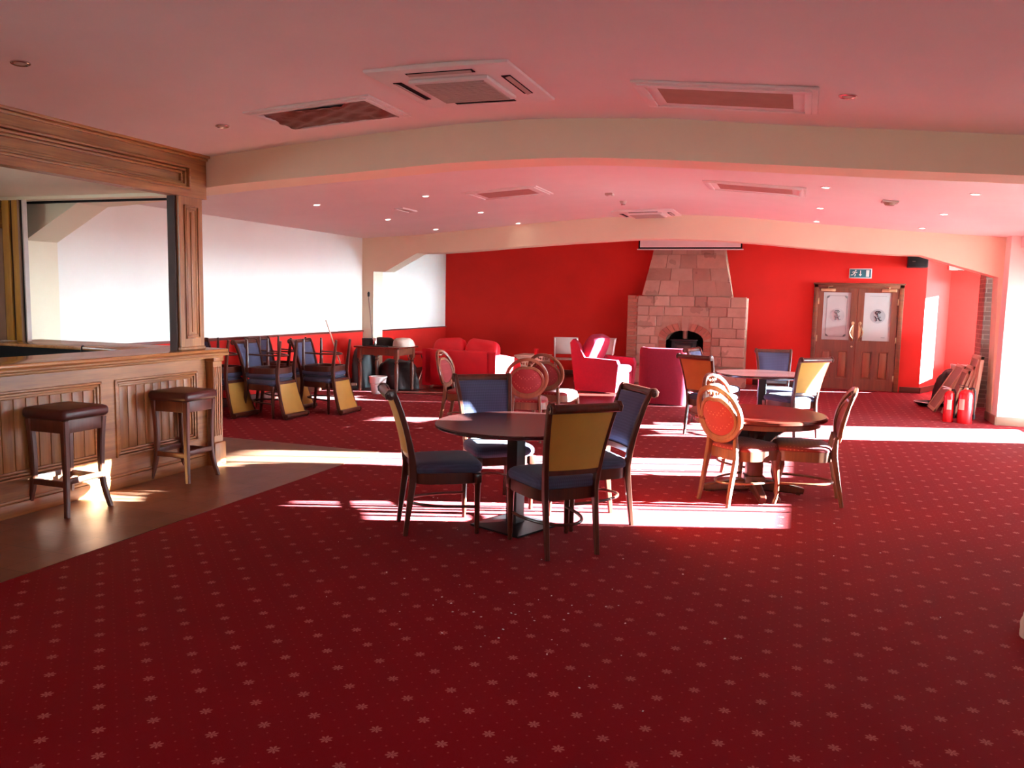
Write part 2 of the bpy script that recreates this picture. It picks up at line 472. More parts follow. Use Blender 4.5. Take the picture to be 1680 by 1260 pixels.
# splayed return and recess beyond the door
mb = MB()
A, B = Vector((2.12,16.9)), Vector((2.72,18.3))
mb.add([(A.x,A.y,0),(B.x,B.y,0),(B.x-.3,B.y+.05,0),(A.x-.3,A.y+.2,0),(A.x,A.y,3.3),(B.x,B.y,3.3),(B.x-.3,B.y+.05,3.3),(A.x-.3,A.y+.2,3.3)],
       [(0,1,2,3),(4,5,6,7),(0,1,5,4),(1,2,6,5),(2,3,7,6),(3,0,4,7)])
mb.box(2.5, 4.0, 18.3, 18.5, 0, 3.3)
struct('wall_recess', mb, M_red, smooth=False)
mb = MB()
d = (B-A).normalized(); nrm = Vector((d.y,-d.x))*.025
mb.add([(A.x,A.y,0),(B.x,B.y,0),(B.x+nrm.x,B.y+nrm.y,0),(A.x+nrm.x,A.y+nrm.y,0),(A.x,A.y,.11),(B.x,B.y,.11),(B.x+nrm.x,B.y+nrm.y,.11),(A.x+nrm.x,A.y+nrm.y,.11)],
       [(0,1,2,3),(4,5,6,7),(0,1,5,4),(1,2,6,5),(2,3,7,6),(3,0,4,7)])
mb.box(2.72, 3.6, 18.27, 18.3, 0, .11)
struct('baseboard_recess', mb, M_skirtd, smooth=False)

# right wall with window openings  (y0, y1, z0, z1)
WIN = [(-1.2,0.0,0.9,2.16), (7.20,8.10,0.62,2.02), (9.05,10.05,0.62,1.80), (11.42,12.87,0.02,1.78)]
WINB = [(14.6,15.25,1.05,2.40), (15.65,16.9,1.12,2.45), (17.35,18.15,0.45,2.16)]
struct('wall_right', holed(XR, XR+.18, YN-.2, 12.9, WIN, 3.3), M_white, smooth=False)
struct('wall_right_bay', holed(XRB, XRB+.18, 12.9, 18.5, WINB, 3.3), M_brick, smooth=False)
mb = MB(); mb.box(2.62, XRB+.18, 12.88, 13.2, 0, 3.3)
struct('wall_pier', mb, M_white, smooth=False)
mb = MB(); mb.box(2.61, XR, 12.855, 12.88, 0, .12, .004); mb.box(2.595, 2.625, 12.86, 13.56, 0, .12, .004)
struct('baseboard_pier', mb, M_skirt)
mb = MB(); mb.box(2.74, XR, 7.0, 12.88, 2.46, 3.3)
struct('trim_3', mb, M_ceil, smooth=False)
for k, (a, b, z0, z1) in enumerate(WIN+WINB+WINL):
    x = XR if k < len(WIN) else XRB
    if k == len(WIN)+len(WINB): x = XL-.19
    f = MB(); w = .05
    f.box(x+.06, x+.13, a, a+w, z0, z1); f.box(x+.06, x+.13, b-w, b, z0, z1)
    f.box(x+.06, x+.13, a, b, z0, z0+w); f.box(x+.06, x+.13, a, b, z1-w, z1)
    if k in (1, 2, 3):
        for q in ((.62, .82) if k == 1 else (.3, .62) if k == 2 else (.5,)):
            f.box(x+.08, x+.11, a+(b-a)*q-.011, a+(b-a)*q+.011, z0, z1)
    if z0 > .3 and x > 0: f.box(x-.05, x+.06, a-.04, b+.04, z0-.04, z0, .01)
    fo = struct('window_%d' % (k+1), f, M_whitepl)
    g = MB(); g.box(x+.093, x+.097, a+w, b-w, z0+w, z1-w)
    obj('pane', g, M_glass, fo, smooth=False)

# the two arched beams crossing the room
def arch(name, y0, y1, low, xl, xr, pierl=None, pierr=None):
    pl = [(xl, 3.3)]
    pts = list(low)
    poly = [(xr, 3.3), (xl, 3.3)]
    if pierl: poly += [(xl, 0), (pierl, 0)]
    poly += pts
    if pierr: poly += [(pierr, 0), (xr, 0)]
    m = MB()
    m.prism(list(reversed(poly)), y1-y0, Matrix(((1,0,0,0),(0,0,1,y0),(0,1,0,0),(0,0,0,1))))
    o = struct(name, m, M_beam, smooth=False)
    return o
def dense(pts, n=6):
    out = []
    P = [pts[0]]+list(pts)+[pts[-1]]
    for i in range(1, len(P)-2):
        p0, p1, p2, p3 = P[i-1], P[i], P[i+1], P[i+2]
        for k in range(n):
            t = k/n
            z = 0.5*((2*p1[1])+(-p0[1]+p2[1])*t+(2*p0[1]-5*p1[1]+4*p2[1]-p3[1])*t*t+(-p0[1]+3*p1[1]-3*p2[1]+p3[1])*t**3)
            out.append((p1[0]+(p2[0]-p1[0])*t, z))
    out.append(pts[-1]); return out
low1 = [(-7.4,2.10),(-6.75,2.43)]+dense([(-6.7,2.455),(-5.16,2.56),(-4.36,2.61),(-3.75,2.64),(-3.18,2.672),(-2.74,2.694),(-2.12,2.702),(-1.63,2.695),(-1.07,2.66),(-.55,2.618),(.03,2.57),(.64,2.522),(1.28,2.474),(2.0,2.42)])+[(2.75,2.08)]
arch('trim_4', 6.1, 6.47, low1, -7.8, 3.2, -7.4, 2.75)
low2 = [(-7.45,2.06),(-7.2,2.06),(-6.56,2.395)]+dense([(-6.5,2.395),(-5.96,2.41),(-4.55,2.51),(-3.07,2.60),(-2.4,2.625),(-1.7,2.61),(-.98,2.57),(.13,2.466),(.98,2.394),(1.5,2.372)])+[(1.56,2.369),(2.56,2.062)]
arch('trim_5', 13.2, 13.55, low2, -7.8, 3.2, -7.45, 2.61)
# brick pier beyond the far arch on the right
mb = MB(); mb.box(2.75, 3.05, 15.05, 15.55, 0, 2.75)
struct('wall_brick_pier', mb, M_brick, smooth=False)

# ------------------------------------------------------------------ double door in the far wall
D0, D1, DZ = 0.16, 1.75, 2.04
mb = MB()
mb.box(D0, D0+.085, YB-.06, YB, 0, DZ, .008); mb.box(D1-.085, D1, YB-.06, YB, 0, DZ, .008); mb.box(D0, D1, YB-.06, YB, DZ-.085, DZ, .008)
mb.box(D0-.015, D1+.015, YB-.07, YB, DZ-.02, DZ+.012, .006)
door = struct('door_1', mb, M_doorx)
mid = (D0+D1)/2
for side in (0, 1):
    x0, x1 = (D0+.09, mid-.003) if side == 0 else (mid+.003, D1-.09)
    gx0, gx1 = (0.345, 0.835) if side == 0 else (1.072, 1.548)
    m = MB(); yf, yb = YB-.045, YB-.004
    gz0, gz1 = 0.96, 1.87
    m.box(x0, gx0, yf, yb, 0.01, 1.955); m.box(gx1, x1, yf, yb, 0.01, 1.955)
    m.box(gx0, gx1, yf, yb, gz1, 1.955); m.box(gx0, gx1, yf, yb, .76, gz0); m.box(gx0, gx1, yf, yb, .01, .22)
    xm = (gx0+gx1)/2
    m.box(xm-.05, xm+.05, yf, yb, .22, .76)
    leaf = obj('door_leaf', m, M_door, door, smooth=False)
    for px0, px1 in ((gx0, xm-.05), (xm+.05, gx1)):
        m = MB(); m.box(px0, px1, yf+.028, yb, .22, .76); m.box(px0+.03, px1-.03, yf+.006, yb, .25, .73, .012)
        obj('door_panel', m, M_doorp, leaf)
    m = MB(); m.box(gx0, gx1, yf+.014, yf+.022, gz0, gz1); pane = obj('etched_pane', m, M_frost, leaf, smooth=False)
    # etched border and monogram
    m = MB(); y = yf+.0125
    bx0, bx1, bz0, bz1 = gx0+.06, gx1-.06, gz0+.06, gz1-.06
    if side == 0:
        for (a, b, c, dd) in ((bx0+.03,bx1-.03,bz1-.006,bz1),(bx0+.03,bx1-.03,bz0,bz0+.006),(bx0,bx0+.006,bz0+.03,bz1-.03),(bx1-.006,bx1,bz0+.03,bz1-.03)):
            m.box(a, b, y-.001, y+.001, c, dd)
        for cx in (bx0, bx1):
            for cz in (bz0, bz1):
                sx = 1 if cx == bx0 else -1; sz = 1 if cz == bz0 else -1
                m.tube([(cx+sx*.045*math.cos(a), y, cz+sz*.045*math.sin(a)) for a in [i*PI/14 for i in range(8)]], .008, 6)
                m.tube([(cx+sx*(.02+.012*math.cos(a)), y, cz+sz*(.02+.012*math.sin(a))) for a in [i*PI/5 for i in range(10)]], .006, 6, closed=True)
    else:
        m.box(bx0+.03, bx1-.03, y-.001, y+.001, bz1-.005, bz1); m.box(bx1-.09, bx1-.02, y-.001, y+.001, bz0, bz0+.012)
    obj('etched_border', m, M_frostd, leaf)
    cx, cz = xm+.01, 1.43
    m = MB(); m.lathe([(0,0),(.135,0),(.135,.001)], 32, (0,0,0), Matrix.Translation((cx, y+.001, cz)) @ Matrix.Rotation(PI/2, 4, 'X'))
    obj('etched_disc', m, plain('etched_grey%d' % side, rgb(168,170,168) if side else rgb(188,188,184), .5), leaf)
    m = MB()   # mirrored script monogram
    def stroke(pts, r): m.tube([(cx - px*.1, y-.002, cz + pz*.1) for px, pz in pts], r, 6)
    stroke([(-.1,-.1),(.02,.5),(.0,.75),(-.35,.55),(-.5,.75),(-.2,.98),(.3,.92),(.45,.6),(.1,.35),(-.05,.4)], .009)
    stroke([(-.55,-.15),(-.25,-.1),(-.3,-.55),(-.5,-.85),(-.7,-.7)], .009)
    stroke([(.45,-.05),(.2,-.35),(.1,-.85),(.35,-.9)], .009)
    stroke([(-.4,-.5),(0,-.4),(.3,-.5)], .006)
    obj('monogram', m, M_frostd if side == 0 else M_black, leaf)
    # handle: backplate with S-shaped grip
    hx = mid-.062 if side == 0 else mid+.062; sg = -1 if side == 0 else 1
    m = MB(); m.box(hx-.022, hx+.022, yf-.008, yf, .94, 1.30, .006)
    m.lathe([(.0,0),(.03,.0),(.03,.012),(0,.014)], 16, (0,0,0), Matrix.Translation((hx, yf, 1.29)) @ Matrix.Rotation(PI/2, 4, 'X'))
    m.tube([(hx, yf-.005, 1.25),(hx+sg*.03, yf-.05, 1.20),(hx+sg*.055, yf-.06, 1.12),(hx+sg*.04, yf-.06, 1.05),(hx, yf-.05, 1.0),(hx, yf-.005, .97)], [.011,.012,.014,.014,.012,.011], 8)
    obj('pull_handle', m, M_brass, leaf)
    cxx = D0+.26 if side == 0 else D1-.26
    m = MB(); m.box(cxx-.13, cxx+.13, yf-.05, yf, 1.885, 1.945, .008)
    m.tube([(cxx, yf-.03, 1.945),(cxx, yf-.04, 1.975),(cxx+(.13 if side == 0 else -.13)*.6, yf-.02, 1.985)], .009, 6)
    obj('door_closer', m, M_brass, leaf)
    hx2 = x0+.004 if side == 0 else x1-.004
    for z in (1.70, .98, .25):
        m = MB(); m.box(hx2-.012, hx2+.012, yf-.012, yf, z-.06, z+.06, .004); obj('hinge', m, M_brass, leaf)
m = MB(); m.lathe([(0,0),(.018,0),(.018,.01),(0,.012)], 14, (0,0,0), Matrix.Translation((mid-.06, YB-.045, .84)) @ Matrix.Rotation(PI/2, 4, 'X'))
obj('lock', m, M_brass, door)

# exit sign
t = thing('exit_sign', 'teal and white running man fire exit sign above the double doors', 'sign', (0.97, YB, 2.235))
m = MB(); m.box(-.2,.2,-.018,0,-.092,.092,.004); obj('sign_board', m, M_signw, t)
m = MB(); m.box(-.185,.185,-.021,-.017,-.077,.077); obj('sign_field', m, M_signg, t, smooth=False)
m = MB(); m.box(.10,.155,-.0235,-.02,-.062,.062); obj('door_symbol', m, M_signw, t, smooth=False)
m = MB(); m.box(-.007,.007,-.0235,-.02,-.02,.055); m.prism([(-.028,-.015),(0,-.055),(.028,-.015)], .0035, Matrix(((1,0,0,0),(0,0,1,-.0235),(0,1,0,0),(0,0,0,1))))
obj('arrow', m, M_signw, t, smooth=False)
m = MB(); y = -.0215
m.lathe([(0,0),(.014,0),(.014,.003),(0,.003)], 14, (0,0,0), Matrix.Translation((-.085, y, .052)) @ Matrix.Rotation(PI/2, 4, 'X'))
for pts, r in (([(-.098,y,.032),(-.115,y,.0)], .012), ([(-.115,y,0),(-.088,y,-.018),(-.098,y,-.055)], .008), ([(-.115,y,0),(-.135,y,-.028),(-.168,y,-.03)], .008),
               ([(-.096,y,.03),(-.072,y,.012),(-.055,y,.024)], .006), ([(-.1,y,.03),(-.13,y,.034),(-.146,y,.012)], .006)):
    m.tube(pts, r, 8)
obj('running_figure', m, M_signw, t)

# speaker high on the far wall, small wall box in the recess
t = thing('loudspeaker', 'black box loudspeaker mounted high on the red wall right of the doors', 'speaker', (1.93, YB, 2.465))
m = MB(); m.box(-.17,.17,-.22,-.02,-.12,.12,.012); obj('cabinet', m, M_black, t)
m = MB(); m.box(-.155,.155,-.228,-.219,-.105,.105,.004); obj('grille', m, M_dark, t)
m = MB(); m.box(-.1,-.05,-.231,-.227,-.012,-.004); obj('badge', m, M_chrome, t, smooth=False)
m = MB(); m.box(-.03,.03,-.02,0,-.06,.06); obj('bracket', m, M_black, t)
t = thing('wall_box', 'white wedge-shaped unit high in the recess beside the loudspeaker', 'unit', (2.78, 18.3, 2.46))
m = MB(); m.add([(-.14,-.3,-.1),(.14,-.3,-.1),(.14,0,-.1),(-.14,0,-.1),(-.14,-.12,.1),(.14,-.12,.1),(.14,0,.1),(-.14,0,.1)], [(0,1,2,3),(4,5,6,7),(0,1,5,4),(1,2,6,5),(2,3,7,6),(3,0,4,7)])
obj('housing', m, M_whitepl, t, smooth=False)
m = MB(); m.box(.02,.1,-.28,-.2,-.115,-.1); obj('dark_port', m, M_black, t)
# ------------------------------------------------------------------ bar
t = thing('bar_counter', 'long oak panelled bar counter with polished top behind the two stools', 'bar', (0,0,0))
BX, BY0, BY1 = -5.2, 0.2, 6.12       # front face, extents
m = MB()
m.box(BX-.06, BX-.035, BY0, BY1, .0, 1.05)          # backing
m.box(BX-.035, BX, BY0, BY1, .90, 1.05)             # top rail
m.box(BX-.035, BX, BY0, BY1, .10, .26)              # bottom rail
PAN = [(0.55,1.95),(2.08,3.48),(3.60,4.90),(5.03,5.98)]
ys = [BY0]+[y for p in PAN for y in p]+[BY1]
for a, b in zip(ys[0::2], ys[1::2]): m.box(BX-.035, BX, a, b, .26, .90)
obj('front_frame', m, M_oak, t, smooth=False)
m = MB(); m.box(BX-.035, BX+.012, BY0, BY1, 0, .10, .006); m.box(BX-.035, BX+.008, BY0, BY1, .10, .125, .008)
obj('plinth', m, M_oak, t)
for (a, b) in PAN:
    m = MB(); n = int(round((b-a-.12)/.095)); w = (b-a-.12)/n
    for i in range(n): m.box(BX-.035, BX-.018, a+.06+i*w+.002, a+.06+(i+1)*w-.002, .30, .86, .004)
    bo = obj('boarded_panel', m, M_oakv, t)
    m = MB()
    for k, (o, h) in enumerate(((0, .012), (.022, .004), (.042, -.008))):
        e = .02
        m.box(BX-.03, BX+h, a+o, a+o+e, .26+o, .90-o, .005); m.box(BX-.03, BX+h, b-o-e, b-o, .26+o, .90-o, .005)
        m.box(BX-.03, BX+h, a+o, b-o, .26+o, .26+o+e, .005); m.box(BX-.03, BX+h, a+o, b-o, .90-o-e, .90-o, .005)
    obj('panel_moulding', m, M_oak, bo)
# counter top: front run and return to the left wall
m = MB()
m.box(-5.65, -5.055, BY0, 6.24, 1.07, 1.10, .01); m.box(-7.66, -5.65, 5.60, 6.24, 1.07, 1.10, .01)
obj('worktop', m, M_oakt, t)
m = MB()
m.tube([(-5.065, BY0, 1.055),(-5.065, 6.235, 1.055)], .018, 10); m.tube([(-5.10, BY0, 1.03),(-5.10, 6.2, 1.03)], .014, 8)
m.tube([(-5.065, 6.235, 1.055),(-7.6, 6.235, 1.055)], .018, 10)
m.box(-5.2, -5.085, BY0, 6.2, 1.03, 1.07); m.box(-7.66, -5.1, 6.12, 6.22, 1.03, 1.07)
obj('worktop_moulding', m, M_oak, t)
m = MB(); m.box(-7.66, -5.235, 6.08, 6.12, 0, 1.05); obj('return_panel', m, M_oakv, t, smooth=False)
m = MB(); m.box(-5.62, -5.6, BY0, 5.62, 0.1, 1.07); m.box(-7.66, -5.6, 5.62, 5.64, .1, 1.07); m.box(-7.66,-5.26,BY0,6.0,0.004,.02)
obj('inner_lining', m, M_dark, t, smooth=False)
# fluted end pilaster
m = MB(); m.box(-5.26, -5.12, 6.10, 6.22, .0, 1.05); m.box(-5.27, -5.095, 6.08, 6.235, 0, .22, .01); m.box(-5.265, -5.1, 6.09, 6.23, .98, 1.05, .01)
for i in range(4): m.box(-5.125, -5.112, 6.108+i*.028, 6.122+i*.028, .28, .93, .003)
obj('end_pilaster', m, M_oakv, t)

# canopy over the bar: header, soffit, posts
t = thing('bar_canopy', 'oak header and posts framing the bar, cream soffit inside', 'canopy', (0,0,0))
m = MB(); m.box(-5.27, -5.205, BY0, 6.085, 2.46, 2.86)
m.box(-5.27, -5.15, BY0, 6.09, 2.45, 2.53); m.box(-5.27, -5.15, BY0, 6.09, 2.70, 2.86); m.box(-5.27, -5.15, 5.86, 6.09, 2.53, 2.70); m.box(-5.27, -5.15, 2.86, 3.02, 2.53, 2.70)
hd = obj('header', m, M_oak, t, smooth=False)
m = MB(); m.box(-5.27, -5.085, BY0, 6.10, 2.838, 2.872, .006); m.box(-5.27, -5.105, BY0, 6.098, 2.812, 2.838, .006); m.box(-5.27, -5.13, BY0, 6.095, 2.788, 2.812, .006)
obj('cornice', m, M_oak, t)
for a, b in ((0.4, 2.86), (3.02, 5.86)):
    m = MB()
    for o, h in ((-.018, -5.132), (.008, -5.158), (.03, -5.18)):
        e = .022; X0 = -5.21
        z0, z1 = 2.53+o, 2.70-o
        m.box(X0, h, a+o, b-o, z1-e, z1, .006); m.box(X0, h, a+o, b-o, z0, z0+e, .006)
        m.box(X0, h, a+o, a+o+e, z0+e, z1-e, .006); m.box(X0, h, b-o-e, b-o, z0+e, z1-e, .006)
    obj('header_moulding', m, M_oak, hd)
m = MB(); m.box(-7.66, -5.27, BY0, 6.09, 2.5, 2.62); m.box(-7.66,-5.27,5.9,6.09,2.47,2.52)
obj('soffit', m, M_beam, t, smooth=False)
m = MB(); m.box(-7.4, -5.27, 6.03, 6.09, 2.455, 2.475); obj('glazing_track', m, M_dark, t, smooth=False)
m = MB(); m.box(-5.27, -5.17, 5.76, 6.05, 1.10, 2.45); m.box(-5.29,-5.16,5.75,6.06,1.10,1.13,.006)
po = obj('post', m, M_oakv, t, smooth=False)
m = MB()
for o, h in ((0, .012), (.026, .006)):
    a, b, z0, z1, e = 5.82+o, 6.0-o, 1.2+o, 2.38-o, .016
    m.box(-5.18, -5.17+h, a, a+e, z0, z1, .004); m.box(-5.18, -5.17+h, b-e, b, z0, z1, .004)
    m.box(-5.18, -5.17+h, a, b, z0, z0+e, .004); m.box(-5.18, -5.17+h, a, b, z1-e, z1, .004)
m.box(-5.18,-5.162,5.895,5.925,1.26,2.32,.004)
obj('post_moulding', m, M_oakv, po)
m = MB(); m.box(-5.285, -5.27, 5.745, 5.80, 1.10, 2.45); m.box(-5.27,-5.2,5.74,5.76,1.1,2.45); obj('dark_edge', m, M_edge, po, smooth=False)
# left end post, its strips coloured golden as sunlit wood
m = MB(); m.box(-7.47, -7.225, 5.905, 5.95, 1.10, 2.47); lp = obj('post', m, M_edge, t, smooth=False)
m = MB(); m.box(-7.445, -7.35, 5.885, 5.91, 1.1, 2.47, .008); obj('sunlit_strip', m, M_gold, lp)
m = MB(); m.box(-7.315, -7.232, 5.885, 5.91, 1.1, 2.47, .008); obj('sunlit_strip', m, M_gold, lp)
m = MB(); m.box(-7.228, -7.205, 5.88, 5.93, 1.1, 2.47); obj('pale_edge', m, M_skirt, lp, smooth=False)
m = MB(); m.box(-7.205, -7.175, 5.895, 5.93, 1.1, 2.47); obj('black_edge', m, M_dark, lp, smooth=False)
m = MB(); m.box(-7.175, -7.16, 5.885, 5.93, 1.1, 2.47); obj('grey_edge', m, M_greypl, lp, smooth=False)
m = MB(); m.box(-7.66, -7.47, 5.93, 6.09, 1.1, 2.47); obj('back_panel', m, M_skirt, t, smooth=False)
m = MB(); m.box(-7.66, -7.46, 5.88, 5.93, 2.20, 2.46); m.box(-7.66, -7.455, 5.86, 5.93, 2.36, 2.40, .006); m.box(-7.66, -7.45, 5.85, 5.93, 2.42, 2.47, .006); obj('capital', m, M_oak, t)
# loose things on the return counter
m = MB(); m.tube([(-6.28,5.72,1.104),(-6.2,5.66,1.106),(-6.16,5.60,1.102),(-6.15,5.585,1.05),(-6.15,5.58,.9)], .006, 6)
tag(obj('cable', m, M_black), 'thin black cable trailing over the edge of the bar return', 'cable')
m = MB(); m.grid([[(-7.6+i*.06, 5.63+j*.07, 1.1015+.003*math.sin(i*1.3+j)) for j in range(5)] for i in range(6)], .0015)
tag(obj('paper_sheet', m, M_whitepl), 'white sheet of paper lying at far left of the bar return', 'paper')

# ------------------------------------------------------------------ bar stools
def make_stool(label):
    t = thing('bar_stool', label, 'bar stool', group='bar stools at the counter')
    m = MB(); h = .205
    def top(p):
        return p
    m.pillow(-h, h, -h, h, .69, .775, .12, 10, 10)
    obj('seat', m, M_leather, t)
    m = MB()
    for a, b, c, d in ((-.17,.17,-.18,-.155),(-.17,.17,.155,.18),(-.18,-.155,-.17,.17),(.155,.18,-.17,.17)): m.box(a,b,c,d,.60,.70,.004)
    obj('apron', m, M_stool, t)
    for sx in (-1, 1):
        for sy in (-1, 1):
            fl = .03 if sy < 0 else .03
            m = MB(); pts = []
            for i in range(9):
                k = i/8; z = .69*(1-k)
                off = -.012*math.sin(k*PI)+.028*max(0,(k-.6)/.4)**1.6
                pts.append((sx*(.165+off), sy*(.165+off), z))
            m.sweep(pts, [.05-.016*i/8 for i in range(9)], [.05-.016*i/8 for i in range(9)])
            obj('leg', m, M_stool, t)
    for nm, a in (('footrail', 0), ('footrail', 1), ('footrail', 2), ('footrail', 3)):
        m = MB(); z = .23 if a % 2 == 0 else .25
        m.box(-.16,.16,-.012,.012,z-.022,z+.022,.004, Matrix.Rotation(a*PI/2,4,'Z') @ Matrix.Translation((0,.162,0)))
        obj(nm, m, M_stool, t)
    return t
st = make_stool('leather-topped wooden bar stool nearest, in front of left bar panel')
st.location = (-5.03, 4.42, 0.003)
dup(st, (-5.02, 5.60, 0.003), (0,0,.03), 'leather-topped wooden bar stool by the fluted end of the bar')

# ------------------------------------------------------------------ chairs
def back_y(z):    # rear stile line of the scroll chair
    if z < .42: return -.285+.055*(z/.42)
    k = (z-.42)/.58
    return -.23-.05*k-.10*k*k
def make_dining(label, outer):
    t = thing('dining_chair', label, 'chair')
    # cushion
    m = MB()
    def shape(p):
        k = (p.y+.2)/.44
        return Vector((p.x*(1+.13*max(0,min(1,k))), p.y, p.z))
    m.pillow(-.225,.225,-.235,.25,.405,.515,.32,14,12, shape)
    obj('seat', m, M_blue, t)
    m = MB()
    pts = []
    for i in range(33):
        a = 2*PI*i/32
        ca, sa = math.cos(a), math.sin(a)
        x = .225*math.copysign(abs(ca)**.45, ca); y = .0+.232*math.copysign(abs(sa)**.45, sa)
        pts.append((x*(1+.13*max(0,min(1,(y+.2)/.44))), y, .395))
    m.sweep(pts, .02, .065, (0,0,1)) if False else None
    prof = pts[:-1]
    lo = [(p[0],p[1],.36) for p in prof]; hi = [(p[0],p[1],.435) for p in prof]
    inn = [(p[0]*.9,p[1]*.9,.36) for p in prof]; inh = [(p[0]*.9,p[1]*.9,.435) for p in prof]
    n = len(prof); fs = []
    for i in range(n):
        j = (i+1) % n
        fs += [(i,j,n+j,n+i),(2*n+i,3*n+i,3*n+j,2*n+j),(i,2*n+i,2*n+j,j),(n+i,n+j,3*n+j,3*n+i)]
    m.add(lo+hi+inn+inh, fs); obj('seat_frame', m, M_mah, t)
    # front legs
    for s in (-1, 1):
        m = MB(); x, y = s*.215, .205
        m.lathe([(.013,0),(.016,.012),(.013,.03),(.017,.05),(.021,.25),(.024,.34),(.027,.345),(.027,.36),(.02,.365)], 12, (x,y,0))
        m.box(x-.026,x+.026,y-.026,y+.026,.36,.425,.006)
        lg = obj('leg', m, M_mah, t)
    # rear legs run on into the stiles
    zz = [0,.1,.2,.3,.38,.45,.55,.65,.75,.85,.92,.965]
    for s in (-1, 1):
        m = MB(); pts = []
        for z in zz:
            x = .178+(.0 if z < .42 else .052*((z-.42)/.55)**1.2)
            pts.append((s*x, back_y(z), z))
        for a in (20, 60, 110, 160, 220):   # scroll rolling over backwards
            pts.append((s*.232, back_y(.965)-.030+.030*math.cos(math.radians(a)), .965+.030*math.sin(math.radians(a))))
        m.sweep(pts, [.026,.028,.03,.031,.032,.032,.032,.032,.032,.032,.032,.032,.03,.03,.028,.026,.022], [.03,.034,.04,.044,.05,.05,.046,.042,.04,.038,.036,.034,.03,.028,.026,.022,.018])
        obj('leg', m, M_mah, t)
    def half(z): return .165+.05*max(0,(z-.42)/.55)**1.2
    # crest roll, bottom rail
    m = MB(); m.tube([(x, back_y(.965)-.03-.012*(1-(x/.24)**2), .965+.002) for x in [-.243+.486*i/12 for i in range(13)]], .030, 14)
    for s in (-1, 1):
        m.lathe([(0,0),(.026,0),(.026,.006),(.012,.008),(.012,.012),(0,.013)], 16, (0,0,0), Matrix.Translation((s*.243, back_y(.965)-.03, .967)) @ Matrix.Rotation(s*PI/2, 4, 'Y'))
    obj('crest_rail', m, M_mah, t)
    m = MB(); m.sweep([(x, back_y(.55)-.03*(1-(x/.19)**2)*.5, .55) for x in [-.18+.36*i/8 for i in range(9)]], .045, .022, (0,0,1))
    obj('back_rail', m, M_mah, t)
    # padded back: blue inside, plain vinyl outside
    Pf, Pb = [], []
    for i in range(13):
        z = .565+.385*i/12
        rf, rb = [], []
        for j in range(13):
            u = -1+2*j/12; x = u*half(z)
            curve = -.018*(1-u*u)
            ed = (1-u**6)*(1-((i-6)/6)**6)
            rf.append((x, back_y(z)+curve+.004+.022*ed, z)); rb.append((x, back_y(z)+curve-.012, z))
        Pf.append(rf); Pb.append(rb)
    m = MB(); m.grid(Pf, .012); obj('back_cushion', m, M_blue, t)
    m = MB(); m.grid(Pb, .008); obj('back_cover', m, outer, t)
    # hooped stretcher
    m = MB(); pts = []
    for i in range(17):
        a = PI*i/16
        pts.append((.205*math.cos(a), .2-.44*math.sin(a)**.8, .19+.01*math.sin(a)))
    m.tube(pts, .011, 8); obj('stretcher', m, M_mah, t)
    return t

